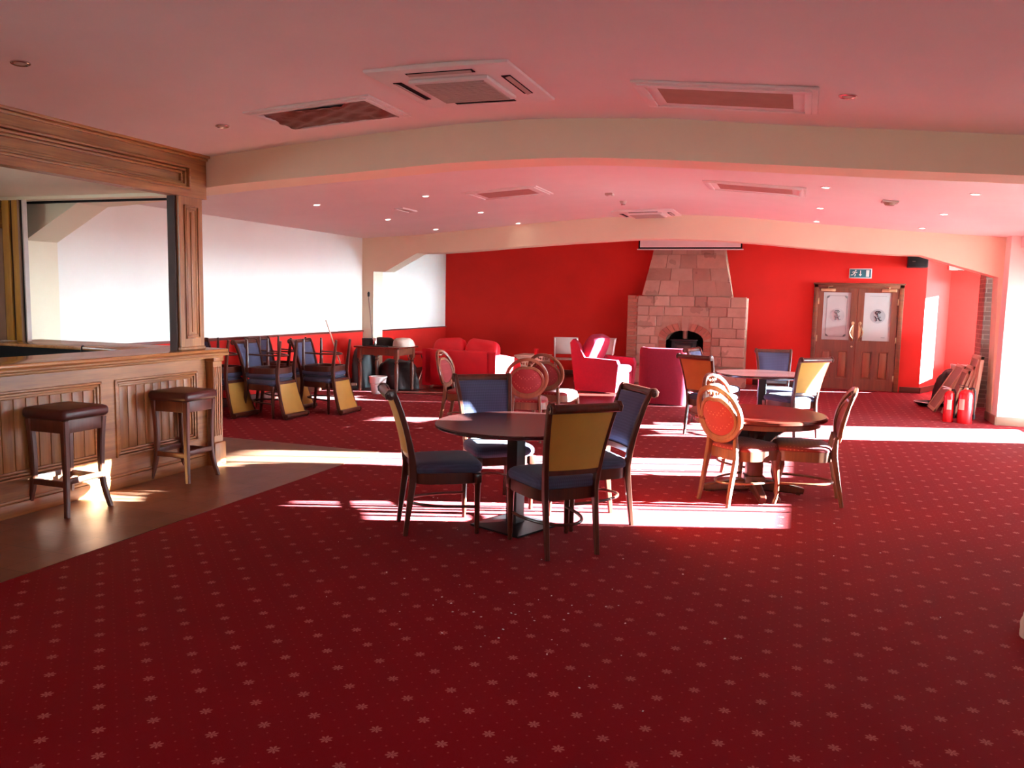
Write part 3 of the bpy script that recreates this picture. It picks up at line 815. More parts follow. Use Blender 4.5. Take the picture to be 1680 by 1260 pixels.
def make_balloon(label):
    t = thing('balloon_back_chair', label, 'chair')
    m = MB()
    m.pillow(-.235,.235,-.21,.25,.405,.50,.5,14,12, lambda p: Vector((p.x*(1+.10*max(0,min(1,(p.y+.2)/.45))), p.y, p.z)))
    obj('seat', m, M_redfab, t)
    m = MB(); n = 36; prof = []
    for i in range(n):
        a = 2*PI*i/n; ca, sa = math.cos(a), math.sin(a)
        x = .24*math.copysign(abs(ca)**.6, ca); y = .02+.235*math.copysign(abs(sa)**.6, sa)
        prof.append((x*(1+.10*max(0,min(1,(y+.2)/.45))), y))
    vs = [(x,y,.365) for x,y in prof]+[(x,y,.445) for x,y in prof]+[(x*.88,y*.88,.365) for x,y in prof]+[(x*.88,y*.88,.445) for x,y in prof]
    fs = []
    for i in range(n):
        j = (i+1) % n
        fs += [(i,j,n+j,n+i),(2*n+i,3*n+i,3*n+j,2*n+j),(i,2*n+i,2*n+j,j),(n+i,n+j,3*n+j,3*n+i)]
    m.add(vs, fs); obj('seat_frame', m, M_balloon, t)
    for s in (-1, 1):   # cabriole front legs
        m = MB(); pts, r = [], []
        for z, o, q in ((.43,0,.030),(.38,.012,.034),(.32,.022,.031),(.25,.016,.024),(.17,.0,.018),(.09,-.008,.015),(.045,.004,.015),(.02,.02,.018),(0,.026,.016)):
            pts.append((s*(.205+o*.7), .205+o*.7, z)); r.append(q)
        m.tube(pts, r, 10); obj('leg', m, M_balloon, t)
    def by(z):
        return -.30+.08*(min(z,.42)/.42) if z < .42 else -.22-.03*((z-.42)/.53)-.09*((z-.42)/.53)**2
    def bow(x, z): return by(z)-.03*(1-min(1,(x/.24)**2))*(1 if z > .45 else 0)
    for s in (-1, 1):
        m = MB(); pts = []
        for z, x in ((0,.165),(.1,.16),(.2,.158),(.3,.158),(.4,.158),(.46,.152),(.52,.146),(.57,.152)):
            pts.append((s*x, by(z), z))
        m.sweep(pts, [.028,.03,.032,.034,.036,.036,.034,.03], [.03,.036,.04,.044,.05,.046,.036,.026]); obj('leg', m, M_balloon, t)
    # balloon frame: outer hoop + inner oval hoop
    OC, OH, OW = .735, .215, .225
    out, inn = [], []
    N = 40
    for i in range(N):
        a = 2*PI*i/N
        x = OW*math.cos(a); z = OC+OH*math.sin(a)
        out.append((x, bow(x,z), z))
        xi = .185*math.cos(a); zi = .702+.160*math.sin(a)
        if abs(math.cos(a)) < .35 and math.sin(a) > 0: zi -= .012*(1-abs(math.cos(a))/.35)
        inn.append((xi, bow(xi,zi), zi))
    def hoop(ctr, w, d):
        m = MB(); k = len(ctr); vs = []
        cx = 0; cz = sum(p[2] for p in ctr)/k
        for i, p in enumerate(ctr):
            q0 = Vector(ctr[i-1]); q1 = Vector(ctr[(i+1) % k]); tt = (q1-q0); nn = Vector((tt.z,0,-tt.x)).normalized()
            ww = w[i] if isinstance(w, list) else w
            P = Vector(p)
            for u, v in ((-.5,-.35),(-.35,-.5),(.35,-.5),(.5,-.35),(.5,.35),(.35,.5),(-.35,.5),(-.5,.35)):
                vs.append(P+nn*u*ww+Vector((0,1,0))*v*d)
        fs = [(i*8+j, i*8+(j+1)%8, ((i+1)%k)*8+(j+1)%8, ((i+1)%k)*8+j) for i in range(k) for j in range(8)]
        m.add(vs, fs); return m
    w = [.044-.008*max(0, math.sin(2*PI*i/N)) for i in range(N)]
    obj('back_frame', hoop(out, w, .034), M_balloon, t)
    obj('pad_rim', hoop(inn, .030, .03), M_balloon, t)
    m = MB()
    for dx, r in ((-.035,.011),(0,.014),(.035,.011)):
        m.lathe([(0,-r*1.6),(r*.8,-r*.8),(r,0),(r*.8,r*.8),(0,r*1.6)], 10, (dx, bow(dx,.9), .900))
    m.tube([(-.07,bow(.07,.915),.918),(-.055,bow(.05,.90),.895),(-.05,bow(.05,.9),.91)], .008, 6); m.tube([(.07,bow(.07,.915),.918),(.055,bow(.05,.90),.895),(.05,bow(.05,.9),.91)], .008, 6)
    obj('crest_carving', m, M_balloon, t)
    # pad
    m = MB(); vs = []; R, K = 6, 36
    for side in (1, -1):
        for i in range(R+1):
            q = i/R
            for j in range(K):
                a = 2*PI*j/K
                x = .175*q*math.cos(a); z = .702+.150*q*math.sin(a)
                vs.append((x, bow(x,z)+side*(.006+.020*(1-q**3)), z))
    fs = []
    for sd in range(2):
        o = sd*(R+1)*K
        for i in range(R):
            for j in range(K): fs.append((o+i*K+j, o+i*K+(j+1)%K, o+(i+1)*K+(j+1)%K, o+(i+1)*K+j))
    o2 = (R+1)*K
    for j in range(K): fs.append((R*K+j, R*K+(j+1)%K, o2+R*K+(j+1)%K, o2+R*K+j))
    m.add(vs, fs); obj('back_pad', m, M_redfab, t)
    m = MB(); pts = [(.195*math.cos(PI*i/16), .2-.44*math.sin(PI*i/16)**.8, .17) for i in range(17)]
    m.tube(pts, .010, 8); obj('stretcher', m, M_balloon, t)
    return t

R = math.radians
def at(o, x, y, heading, z=0.0, tilt=(0,0)):
    o.location = (x, y, z); o.rotation_euler = (tilt[0], tilt[1], R(heading-90)); return o
d0 = make_dining('gold-backed blue dining chair with its back to camera, front of dark round table', M_vinyl)
at(d0, -1.49, 5.03, 134)
G1 = 'scroll-back dining chairs at the dark round table'
def dine(x, y, h, label, g, z=0.0):
    return dup(d0, (x, y, z), (0, 0, R(h-90)), label, g)
d0['group'] = G1
dine(-2.336, 5.125, 35, 'blue dining chair on the left side of dark round table, facing right', G1)
dine(-1.43, 5.68, 218, 'blue dining chair on the right side of dark round table, facing left', G1)
dine(-2.21, 5.86, 310, 'blue dining chair behind dark round table, sun patch on its backrest', G1)
G2 = 'scroll-back dining chairs at the far table'
dine(-.10, 10.57, 134, 'gold-backed dining chair right of the far table, nearer the double doors', G2)
dine(-.3, 11.42, 280, 'blue dining chair behind the far table, facing camera', G2)
dine(-1.04, 11.20, 345, 'blue dining chair half hidden behind orange-backed chair, before the fireplace', G2)
o1 = make_dining('dark-framed dining chair with orange-gold back, left of the far table', M_ovinyl)
at(o1, -1.02, 10.20, 62); o1['group'] = G2
# stacked pairs by the left wall: an upright chair and one turned over onto its seat
G3 = 'dining chairs stacked in pairs by the left wall'
for x, y, nm in ((-6.62, 8.98, 'nearest pair'), (-6.22, 9.66, 'right-hand pair'), (-7.24, 8.74, 'pair partly hidden by the bar end'), (-6.98, 9.72, 'rearmost pair against the wall')):
    dine(x, y, 0, 'upright blue dining chair at the bottom of the %s' % nm, G3)
    c = dup(d0, (x+.02, y, 1.012), (PI, 0, R(-90)), 'upside-down gold-backed chair on top of the %s' % nm, G3)
b0 = make_balloon('red oval-back chair front left of low round table, sunlight across its seat')
G4 = 'oval-back chairs at the low round table'
at(b0, -.42, 6.86, 50); b0['group'] = G4
dup(b0, (.06, 7.06, 0), (0,0,R(94)), 'red oval-back chair right of low round table, side on, facing left', G4)
dup(b0, (-.46, 7.62, 0), (0,0,R(-115)), 'red oval-back chair hidden behind the nearer oval-back chair, scrolled crest lit', G4)
G5 = 'oval-back chairs standing loose near the red sofa'
dup(b0, (-3.90, 9.24, 0), (0,0,R(-88)), 'red oval-back chair side on in front of the red sofa', G5)
dup(b0, (-2.98, 8.86, 0), (0,0,R(18)), 'red oval-back chair with pink round back directly behind sunlit blue chair', G5)
dup(b0, (-2.90, 9.72, 0), (0,0,R(-8)), 'dark red oval-back chair peeping out behind the pink round back', G5)

# ------------------------------------------------------------------ tables
def pedestal_table(label, x, y, rot, col=None):
    t = thing('round_table', label, 'table', (x, y, 0), (0,0,rot))
    m = MB(); m.lathe([(0,.715),(.565,.715),(.58,.722),(.58,.738),(.572,.745),(0,.745)], 64); obj('tabletop', m, M_darktop, t)
    m = MB(); m.box(-.047,.047,-.047,.047,.02,.70,.004); m.box(-.2,.2,-.03,.03,.70,.715); m.box(-.03,.03,-.2,.2,.70,.715); obj('column', m, M_black, t, smooth=False)
    m = MB(); m.add([(-.225,-.225,0),(.225,-.225,0),(.225,.225,0),(-.225,.225,0),(-.225,-.225,.012),(.225,-.225,.012),(.225,.225,.012),(-.225,.225,.012),(-.06,-.06,.03),(.06,-.06,.03),(.06,.06,.03),(-.06,.06,.03)],
        [(0,3,2,1),(0,1,5,4),(1,2,6,5),(2,3,7,6),(3,0,4,7),(4,5,9,8),(5,6,10,9),(6,7,11,10),(7,4,8,11),(8,9,10,11)]); obj('base', m, M_black, t, smooth=False)
    return t
t1 = pedestal_table('dark round table with square black pedestal, centre of four blue chairs', -1.87, 5.36, R(-22))
dup(t1, (-.45, 10.7, 0), (0,0,R(10)), 'round table with reddish top farther back, before the fireplace')
t = thing('round_table', 'low round mahogany table with carved pedestal between oval-back chairs', 'table', (-.33, 7.15, 0), (0,0,R(14)))
m = MB(); m.lathe([(0,.66),(.555,.66),(.57,.672),(.57,.69),(.56,.70),(0,.70)], 64); obj('tabletop', m, M_mahx, t)
m = MB(); m.lathe([(.50,.615),(.515,.615),(.515,.66),(.50,.66)], 48); obj('apron', m, M_balloon, t)
m = MB()
m.box(-.065,.065,-.065,.065,.10,.56,.012); m.box(-.085,.085,-.085,.085,.06,.16,.012)
obj('column', m, M_mah, t)
for k in range(4):
    mm = Matrix.Rotation(k*PI/2, 4, 'Z')
    m = MB(); m.prism([(.06,.40),(.10,.44),(.16,.50),(.22,.535),(.30,.57),(.36,.60),(.40,.66),(.06,.66)], .05, mm @ Matrix(((1,0,0,0),(0,0,-1,.025),(0,1,0,0),(0,0,0,1))))
    obj('bracket', m, M_mah, t, smooth=False)
    m = MB(); m.sweep([(.05,0,.075),(.16,0,.07),(.27,0,.055),(.37,0,.042),(.42,0,.034)], [.085,.08,.075,.07,.05], [.10,.09,.075,.06,.05], (0,1,0), mm)
    m.lathe([(0,0),(.022,0),(.022,.02),(0,.022)], 10, (.38,0,0), mm)
    obj('foot', m, M_mah, t)

# helper table by the left wall, with its load
t = thing('farmhouse_table', 'brown wooden table with turned legs by the left wall', 'table', (-6.70, 12.33, 0.005))
m = MB(); m.box(-.43,.43,-.36,.36,.735,.765,.006); obj('tabletop', m, M_mahx, t)
m = MB()
for a in ((-.37,.37,-.31,-.285),(-.37,.37,.285,.31),(-.37,-.345,-.3,.3),(.345,.37,-.3,.3)): m.box(*a, .62,.735)
obj('apron', m, M_stool, t, smooth=False)
for sx in (-1,1):
    for sy in (-1,1):
        m = MB(); x, y = sx*.345, sy*.285
        m.box(x-.038,x+.038,y-.038,y+.038,.56,.735,.004)
        m.lathe([(.022,0),(.032,.03),(.026,.06),(.03,.10),(.037,.30),(.034,.46),(.022,.49),(.034,.505),(.034,.52),(.022,.53),(.03,.56)], 14, (x,y,0))
        obj('leg', m, M_stool, t)
def blob(name, mat, label, cat, cx, cy, z0, a, b, h, seed, n=22, k=12, rough=.18, sag=.5, group=None):
    rnd = random.Random(seed); ph = [(rnd.uniform(0,6.28), rnd.uniform(1.5,5.5), rnd.uniform(.5,1)) for _ in range(7)]
    m = MB(); vs = []; n *= 2; k *= 2
    from mathutils import noise as NZ
    for i in range(k+1):
        q = i/k
        for j in range(n):
            th = 2*PI*j/n
            r = max(0.0, math.cos(q*PI/2))**sag if q < 1 else 0
            w = 1+rough*sum(math.sin(th*round(f)+p+q*4*am)*am for p, f, am in ph)/3.0
            zz = h*math.sin(q*PI/2)
            px, py = a*r*w*math.cos(th), b*r*w*math.sin(th)
            d = Vector((px*6.5+seed, py*6.5, zz*6.5)); e = rough*.30*(a+b)/2
            cr_ = abs(NZ.noise(d*1.0))*1.3-.35+abs(NZ.noise(d*2.3))*.7-.2
            tw = .35 if q > .95 else 1
            px += e*cr_*math.cos(th)*tw; py += e*cr_*math.sin(th)*tw
            zz += e*1.2*NZ.noise(d*1.4+Vector((9,3,1)))*min(1, zz*6)
            if q == 0: zz = 0
            vs.append((cx+px, cy+py, z0+max(0, zz)))
    fs = [(i*n+j, i*n+(j+1)%n, (i+1)*n+(j+1)%n, (i+1)*n+j) for i in range(k) for j in range(n)]
    fs.append(tuple(reversed(range(n))))
    m.add(vs, fs)
    return tag(obj(name, m, mat), label, cat, group)
blob('coat', M_coat, 'dark crumpled coat on the farmhouse table', 'coat', -6.86, 12.50, .771, .24, .17, .13, 3)
blob('cloth_bundle', M_cloth, 'pale crumpled cloth bundle on right of the farmhouse table', 'cloth', -6.42, 12.42, .771, .20, .17, .14, 5)
m = MB(); m.lathe([(.036,0),(.038,.006),(.038,.12),(.034,.128),(.034,.132),(0,.132)], 18, (-6.83,12.16,.771))
tag(obj('tin_can', m, M_chrome), 'small silver tin can on front edge of the farmhouse table', 'can')
t = thing('box', 'small dark box beside the tin can on the farmhouse table', 'box', (-6.98, 12.16, .771))
m = MB(); m.box(-.07,.07,-.05,.05,0,.12,.006); obj('carton', m, M_coat, t)
m = MB(); m.box(-.072,.072,-.052,.052,.095,.125,.004); obj('lid', m, M_black, t)
m = MB(); m.tube([(-6.92,12.02,.776),(-6.7,12.0,.778),(-6.5,12.03,.776)], .014, 8)
tag(obj('dark_tool', m, M_black), 'dark rod lying along front edge of the farmhouse table', 'tool')
blob('bin_bag', M_bag, 'tall black bin bag standing left of the farmhouse table', 'bag', -7.30, 12.64, .005, .17, .22, .72, 11, rough=.3, sag=.35)
blob('bin_bag', M_bag, 'slumped black bin bag on the floor under the farmhouse table', 'bag', -6.72, 12.78, .006, .42, .22, .50, 17, rough=.3, sag=.45)
t = thing('bucket', 'white plastic bucket in front of the farmhouse table', 'bucket', (-6.62, 11.90, 0.0))
m = MB(); m.lathe([(0,0),(.105,0),(.108,.006),(.142,.265),(.152,.268),(.152,.285),(.138,.285),(.103,.02),(0,.02)], 32); obj('pail', m, M_whitepl, t)
m = MB(); m.tube([(.15*math.cos(PI*i/14), -.155*math.sin(PI*i/14)*.97, .262-.10*math.sin(PI*i/14)) for i in range(15)], .004, 6); obj('handle', m, M_chrome, t)
# broom leaning on the wall, mop pole by the arch pier
t = thing('broom', 'broom leaning back against the red dado left of the table', 'broom', (0,0,0))
m = MB(); m.tube([(-7.40,12.20,.10),(-7.645,11.93,1.19)], .012, 10); obj('handle', m, M_board, t)
m = MB(); m.box(-.16,.16,-.035,.035,.055,.105,.012, Matrix.Translation((-7.39,12.21,0)) @ Matrix.Rotation(R(20),4,'Z')); obj('head', m, M_skirt, t)
m = MB()
for i in range(16):
    for j in range(4):
        x, y = -.15+.3*i/15, -.025+.05*j/3
        m.tube([(x,y,.06),(x*1.06,y*1.3-.01,.003)], .006, 4, True, 1.0, Matrix.Translation((-7.39,12.21,0)) @ Matrix.Rotation(R(20),4,'Z'))
obj('bristles', m, M_coat, t)
t = thing('mop', 'mop standing upright in the corner of the arch pier', 'mop', (0,0,0))
m = MB(); m.tube([(-7.25,12.98,.05),(-7.50,13.12,1.60)], .011, 10); obj('pole', m, M_boardd, t)
m = MB(); m.lathe([(.0,1.60),(.02,1.60),(.024,1.66),(.012,1.69),(0,1.69)], 12, (-7.50,13.12,0)); obj('grip', m, M_black, t)
m = MB(); m.lathe([(.06,.005),(.07,.03),(.03,.09),(0,.10)], 14, (-7.25,12.98,0)); obj('mop_head', m, M_cloth, t)
# small tubular stool seen between table and sofa
t = thing('folding_stool', 'folding chrome-legged stool between farmhouse table and red sofa', 'stool', (-7.08, 14.30, .005))
for s in (-1,1):
    m = MB(); m.tube([(s*.13,-.2,.0),(s*.13,.16,.5)], .011, 8); obj('leg', m, M_chrome, t)
    m = MB(); m.tube([(s*.15,.2,.0),(s*.15,-.16,.5)], .011, 8); obj('leg', m, M_chrome, t)
m = MB(); m.pillow(-.18,.18,-.19,.19,.49,.54,.3,8,8); obj('seat', m, M_sofa, t)
m = MB(); m.tube([(-.13,-.2,.012),(.13,-.2,.012)], .010, 8); m.tube([(-.15,.2,.012),(.15,.2,.012)], .010, 8); obj('stretcher', m, M_chrome, t)

# ------------------------------------------------------------------ sofa and armchairs
t = thing('sofa', 'bright red two-seat sofa seen from behind, left of the fireplace', 'sofa', (-5.55, 13.35, .005), (0,0,R(-8)))
m = MB(); m.box(-.70,.70,-.38,.42,.06,.36,.03); obj('base', m, M_sofa, t)
m = MB(); m.box(-.72,.66,-.45,-.30,.06,.70,.04); obj('back', m, M_sofa, t)
for s in (-1, 1):
    m = MB(); x = s*.66
    poly = [(-.45,.05),(.42,.05),(.45,.30),(.49,.42),(.44,.53),(.30,.57),(-.3,.66),(-.45,.70)]
    m.prism(poly, .17, Matrix(((0,0,1,x-.085),(1,0,0,0),(0,1,0,0),(0,0,0,1))))
    obj('armrest', m, M_sofa, t, ang=.6)
for s in (-1, 1):
    m = MB(); m.pillow(s*.29-.285, s*.29+.285, -.18,.44,.34,.50,.22,10,10); obj('seat_cushion', m, M_sofa, t)
    m = MB(); m.pillow(-.32,.32,-.11,.11,-.24,.24,.35,12,10, None, Matrix.Translation((s*.33,-.18,.655)) @ Matrix.Rotation(R(-14),4,'X') @ Matrix.Rotation(R(s*5),4,'Y')); obj('back_cushion', m, M_sofa, t)
for x in (-.6,.55):
    for y in (-.36,.36):
        m = MB(); m.lathe([(.022,0),(.03,.06)], 12, (x,y,0)); obj('foot', m, M_board, t)
# pale block added for the sofa's sunlit right arm, red beaker on it
t = thing('sunlit_arm_block', 'pale block standing in for the sunlit right arm of the red sofa', 'table', (-4.68, 14.25, .005))
m = MB(); m.box(-.28,.28,-.28,.28,.55,.59,.008); obj('tabletop', m, M_cloth, t)
m = MB(); m.box(-.25,.25,-.25,.25,.08,.55); obj('cabinet', m, M_label, t, smooth=False)
for sx in (-1,1):
    for sy in (-1,1):
        m = MB(); m.box(sx*.22-.02,sx*.22+.02,sy*.22-.02,sy*.22+.02,0,.08); obj('leg', m, M_label, t, smooth=False)
m = MB(); m.lathe([(0,.596),(.035,.596),(.045,.71),(.041,.71),(.032,.602),(0,.602)], 18, (-4.58,14.12,.005))
tag(obj('beaker', m, M_sofa), 'red beaker on the pale block behind the sofa', 'cup')
# folded garden table leaning by the far wall
t = thing('folding_chair', 'white metal folding chair with grey panels before the far red wall', 'chair', (-4.30, 15.15, .005), (0,0,R(20)))
for s in (-1,1):
    m = MB(); m.tube([(s*.22,-.28,0),(s*.22,.05,.45),(s*.22,.18,.86)], .014, 8); obj('leg', m, M_whitepl, t)
    m = MB(); m.tube([(s*.19,.26,0),(s*.19,-.18,.47)], .012, 8); obj('leg', m, M_whitepl, t)
m = MB(); m.box(-.21,.21,-.2,.17,.46,.485,.008); obj('seat', m, M_greypl, t)
m = MB(); m.box(-.24,.24,-.012,.012,-.17,.17,.006, Matrix.Translation((0,.15,.72)) @ Matrix.Rotation(R(-20),4,'X')); obj('back_panel', m, M_greypl, t)
t2 = dup(t, (-3.72, 15.55, .005), (0,0,R(-10)), 'white folding chair behind left armchair, mostly hidden')
t['group'] = t2['group'] = 'folding chairs by the far wall'

t = thing('armchair', 'crimson armchair facing right, sunlit seat back, left of fireplace', 'armchair', (-3.30, 14.30, .005), (0,0,R(-98)))
m = MB(); m.box(-.44,.44,-.30,.36,.04,.34,.03); obj('base', m, M_arm, t)
for s in (-1,1):
    m = MB(); poly = [(-.40,.02),(.36,.02),(.38,.30),(.40,.50),(.36,.585),(-.24,.61),(-.36,.84),(-.46,.93),(-.52,.86)]
    m.prism(poly, .12, Matrix(((0,0,1,s*.42-.06),(1,0,0,0),(0,1,0,0),(0,0,0,1)))); obj('armrest', m, M_arm, t, ang=.6)
m = MB(); m.pillow(-.40,.40,-.12,.12,-.36,.36,.3,12,10, None, Matrix.Translation((0,-.27,.66)) @ Matrix.Rotation(R(-24),4,'X')); obj('backrest', m, M_arm, t)
m = MB(); m.pillow(-.35,.35,-.25,.40,.32,.48,.22,10,10); obj('seat_cushion', m, M_arm, t)
m = MB()
for x in (-.16,-.1): m.lathe([(0,0),(.014,0),(.01,.006),(0,.007)], 10, (0,0,0), Matrix.Translation((x,-.065,.60)) @ Matrix.Rotation(R(-114),4,'X'))
obj('button', m, M_coat, t)
t = thing('tub_chair', 'crimson tub armchair with its back to camera, right side sunlit', 'armchair', (-2.02, 13.06, 0))
m = MB(); P = []; n = 28
outer, inner = [], []
for i in range(n+1):
    a = R(-200+220*i/n)    # opening towards the fireplace
    ca, sa = math.cos(a), math.sin(a)
    ex = .5
    x, y = .42*math.copysign(abs(ca)**ex, ca), .40*math.copysign(abs(sa)**ex, sa)
    top = .90-.24*max(0, min(1, (y+.12)/.35))
    outer.append((x,y,top)); inner.append((x*.74,y*.74,top))
vs = []; fs = []
for (x,y,tp),(a,b,c) in zip(outer, inner):
    vs += [(x*.97,y*.97,.02),(x,y,.2),(x,y,tp-.05),(x*.96,y*.96,tp-.01),((x+a)/2,(y+b)/2,tp),(a*1.05,b*1.05,tp-.01),(a,b,tp-.05),(a,b,.02)]
for i in range(n):
    for j in range(8): fs.append((i*8+j, i*8+(j+1)%8, (i+1)*8+(j+1)%8, (i+1)*8+j))
fs += [tuple(reversed(range(8))), tuple(range(n*8, n*8+8))]
m.add(vs, fs); obj('shell', m, M_arm, t, ang=.9)
m = MB(); m.pillow(-.32,.32,-.30,.38,.2,.46,.3,10,10); obj('seat_cushion', m, M_arm, t)

# ------------------------------------------------------------------ fireplace
t = thing('fireplace', 'tapering sandstone and brick fireplace on the red far wall', 'fireplace', (-2.215, YB, 0))
FY = -.52
W2 = 1.165
def prz(poly, y0, y1, mm):   # poly in (x,z)
    mm.prism(list(reversed(poly)), y1-y0, Matrix(((1,0,0,0),(0,0,1,y0),(0,1,0,0),(0,0,0,1))))
arc = [(.37*math.cos(a), .86+.20*math.sin(a)) for a in [i*PI/14 for i in range(15)]]
m = MB(); prz([(-W2,0),(-.37,0)]+list(reversed(arc))+[(.37,0),(W2,0),(W2,1.72),(-W2,1.72)], FY+.02, 0, m)
prz([(-.87,1.72),(.87,1.72),(.70,2.62),(.63,2.97),(-.63,2.97),(-.70,2.62)], FY+.07, 0, m)
obj('masonry_core', m, M_mortar, t, smooth=False)
m = MB(); m.box(-.37,.37,-.06,-.02,.3,1.1); m.box(-.40,-.37,FY+.05,-.02,.3,1.0); obj('firebox_lining', m, M_dark, t, smooth=False)
rnd = random.Random(4)
m = MB(); mk = MB(); mq = MB()
z = .36
rows = [.20,.21,.16,.19,.22,.19,.21]
for ri, h in enumerate(rows):
    x = -W2
    if True:   # brick quoin column on the left, a narrow one on the right
        q = z
        while q < z+h-.03:
            wq = .16 if (int(q*100) % 2) else .20
            mq.box(-W2-.005, -W2+wq, FY-.0, FY+.1, q+.004, min(q+.07, z+h)-.004, .006); q += .07
    x = -W2+.2
    while x < W2-.03:
        w = rnd.uniform(.22, .52)
        if x+w > W2-.12: w = W2-x
        lo, hi = x, x+w
        zm = z+h
        ringw = .52 if z < 1.05 else (.47 if z < 1.14 else 0)
        if z < 1.18 and hi > -ringw and lo < ringw:
            if lo < -ringw-.1: m.box(lo+.005, -ringw-.005, FY-.004-rnd.uniform(0,.014), FY+.1, z+.005, zm-.005, .01)
            if hi > ringw+.1: m.box(ringw+.005, hi-.005, FY-.004-rnd.uniform(0,.014), FY+.1, z+.005, zm-.005, .01); x = hi; continue
            if hi > ringw: x = ringw; continue
            x = hi; continue
        m.box(lo+.005, hi-.005, FY-.004-rnd.uniform(0,.014), FY+.1, z+.005, zm-.005, .01)
        x = hi
    z += h
# tapered hood
z = 1.745
for h in (.30,.24,.27,.30,.11):
    f = lambda zz: .90-.205*(zz-1.72)/.9
    x = -1.0
    cuts = [-1]
    while cuts[-1] < 1:
        cuts.append(cuts[-1]+rnd.uniform(.32,.6))
        if cuts[-1] > .78: cuts[-1] = 1
    for a, b in zip(cuts, cuts[1:]):
        z1 = z+h
        y0 = FY+.045-rnd.uniform(0,.012)
        e = .005
        pts = [(a*f(z)+e, z+e),(b*f(z)-e, z+e),(b*f(z1)-e, z1-e),(a*f(z1)+e, z1-e)]
        prz(pts, y0, FY+.2, m)
    z += h
obj('stonework', m, M_stone, t, smooth=False)
# arch of brick voussoirs with a stone keystone
for i in range(12):
    a0, a1 = PI*(i+.06)/12, PI*(i+.94)/12
    def pt(a, r): return (.37*math.cos(a)*(1+r/.37), .86+.20*math.sin(a)+r*(.45+.55*math.sin(a)))
    if i in (5, 6): continue
    if i == 7: obj('brick_arch', mk, M_redbrick, t, smooth=False); mk = MB()
    prz([pt(a0,.0),pt(a0,.15),pt(a1,.15),pt(a1,.0)], FY-.008, FY+.1, mk)
obj('brick_arch', mk, M_redbrick, t, smooth=False); obj('brick_quoin', mq, M_redbrick, t, smooth=False)
for s in (-1,1):
    mk = MB()
    for zq in [.36+.07*i for i in range(7)]: mk.box(s*.37, s*.51, FY-.004, FY+.1, zq+.004, zq+.064, .005)
    obj('brick_jamb', mk, M_redbrick, t, smooth=False)
m = MB(); prz([(-.055,1.05),(.055,1.05),(.075,1.30),(-.075,1.30)], FY-.014, FY+.1, m); obj('keystone', m, M_stone, t, smooth=False)
m = MB(); m.box(-1.22,1.22,FY-.34,FY+.02,0,.29); m.box(-.37,.37,FY,-.05,0,.3); obj('hearth_base', m, M_stone, t, smooth=False)
m = MB(); m.box(-1.26,1.26,FY-.38,FY+.02,.29,.345,.012); obj('hearth_slab', m, M_skirt, t)
t = thing('wood_stove', 'black wood-burning stove in the fireplace opening', 'stove', (-2.235, YB-.30, .345))
m = MB(); m.box(-.25,.25,-.12,.2,.05,.52,.015); m.box(-.27,.27,-.14,.21,.50,.535,.01); obj('body', m, M_black, t)
m = MB(); m.box(-.18,.18,-.14,-.115,.10,.46,.01); dr = obj('door', m, M_black, t)
m = MB(); m.box(-.13,.13,-.145,-.135,.16,.41); obj('glass', m, plain('stove_glass', rgb(58,44,44), .15, 0, .5), dr, smooth=False)
m = MB(); m.tube([(.15,-.17,.22),(.15,-.17,.36)], .008, 8); obj('handle', m, M_chrome, dr)
m = MB(); m.lathe([(.05,.53),(.05,.72)], 18, (0,.02,0)); obj('flue_pipe', m, M_skirt, t)
for sx in (-1,1):
    for sy in (-.08,.16): 
        m = MB(); m.box(sx*.2-.02,sx*.2+.02,sy-.02,sy+.02,0,.06); obj('leg', m, M_black, t, smooth=False)

# projector screen hanging before the chimney breast
t = thing('projector_screen', 'white projector screen with black border rolled down above fireplace', 'screen', (-2.17, 16.17, 0))
m = MB(); m.box(-1.03,1.03,-.06,.06,2.84,2.94,.02); obj('casing', m, M_whitepl, t)
m = MB(); m.box(-.965,.965,-.004,0,2.685,2.85); obj('screen_fabric', m, M_whitepl, t, smooth=False)
m = MB(); m.box(-.965,.965,-.0045,.001,2.655,2.685); m.box(-.995,-.965,-.0045,.001,2.655,2.85); m.box(.965,.995,-.0045,.001,2.655,2.85); obj('black_border', m, M_dark, t, smooth=False)
m = MB(); m.box(-1.02,1.02,-.014,.012,2.632,2.655,.005); obj('bottom_bar', m, M_whitepl, t)

# ------------------------------------------------------------------ by the right pier: boards, extinguishers, bags
G6 = 'framed boards leaning on the arch pier'
BD = [(2.00,13.95,.82,.62,29,.70,'leftmost framed board leaning lowest beside fire extinguishers'),
      (2.10,13.40,.74,.60,20,.50,'short framed board second from left in leaning row'),
      (2.17,13.34,.80,.66,17,.50,'framed board in the middle of the leaning row'),
      (2.245,13.30,.94,.70,13.5,.55,'tall framed board third from right in leaning row'),
      (2.32,13.24,.92,.66,9.5,.6,'framed board second from the pier in leaning row'),
      (2.40,13.20,.93,.66,4.8,.6,'thick framed board nearest the arch pier')]
for k, (x, y, h, w, an, ln, lb) in enumerate(BD):
    t = thing('framed_board', lb, 'board', (x, y, 0.004), (0, R(an), 0), G6)
    th = .035 if k != 5 else .05
    m = MB(); m.box(-th,0,0,ln,.0,.05,.004); m.box(-th,0,0,ln,h-.05,h,.004); m.box(-th,0,0,.05,0,h,.004); m.box(-th,0,ln-.05,ln,0,h,.004); obj('frame', m, M_board, t)
    m = MB(); m.box(-th*.7,-th*.3,.05,ln-.05,.05,h-.05); obj('panel', m, M_boardd, t, smooth=False)
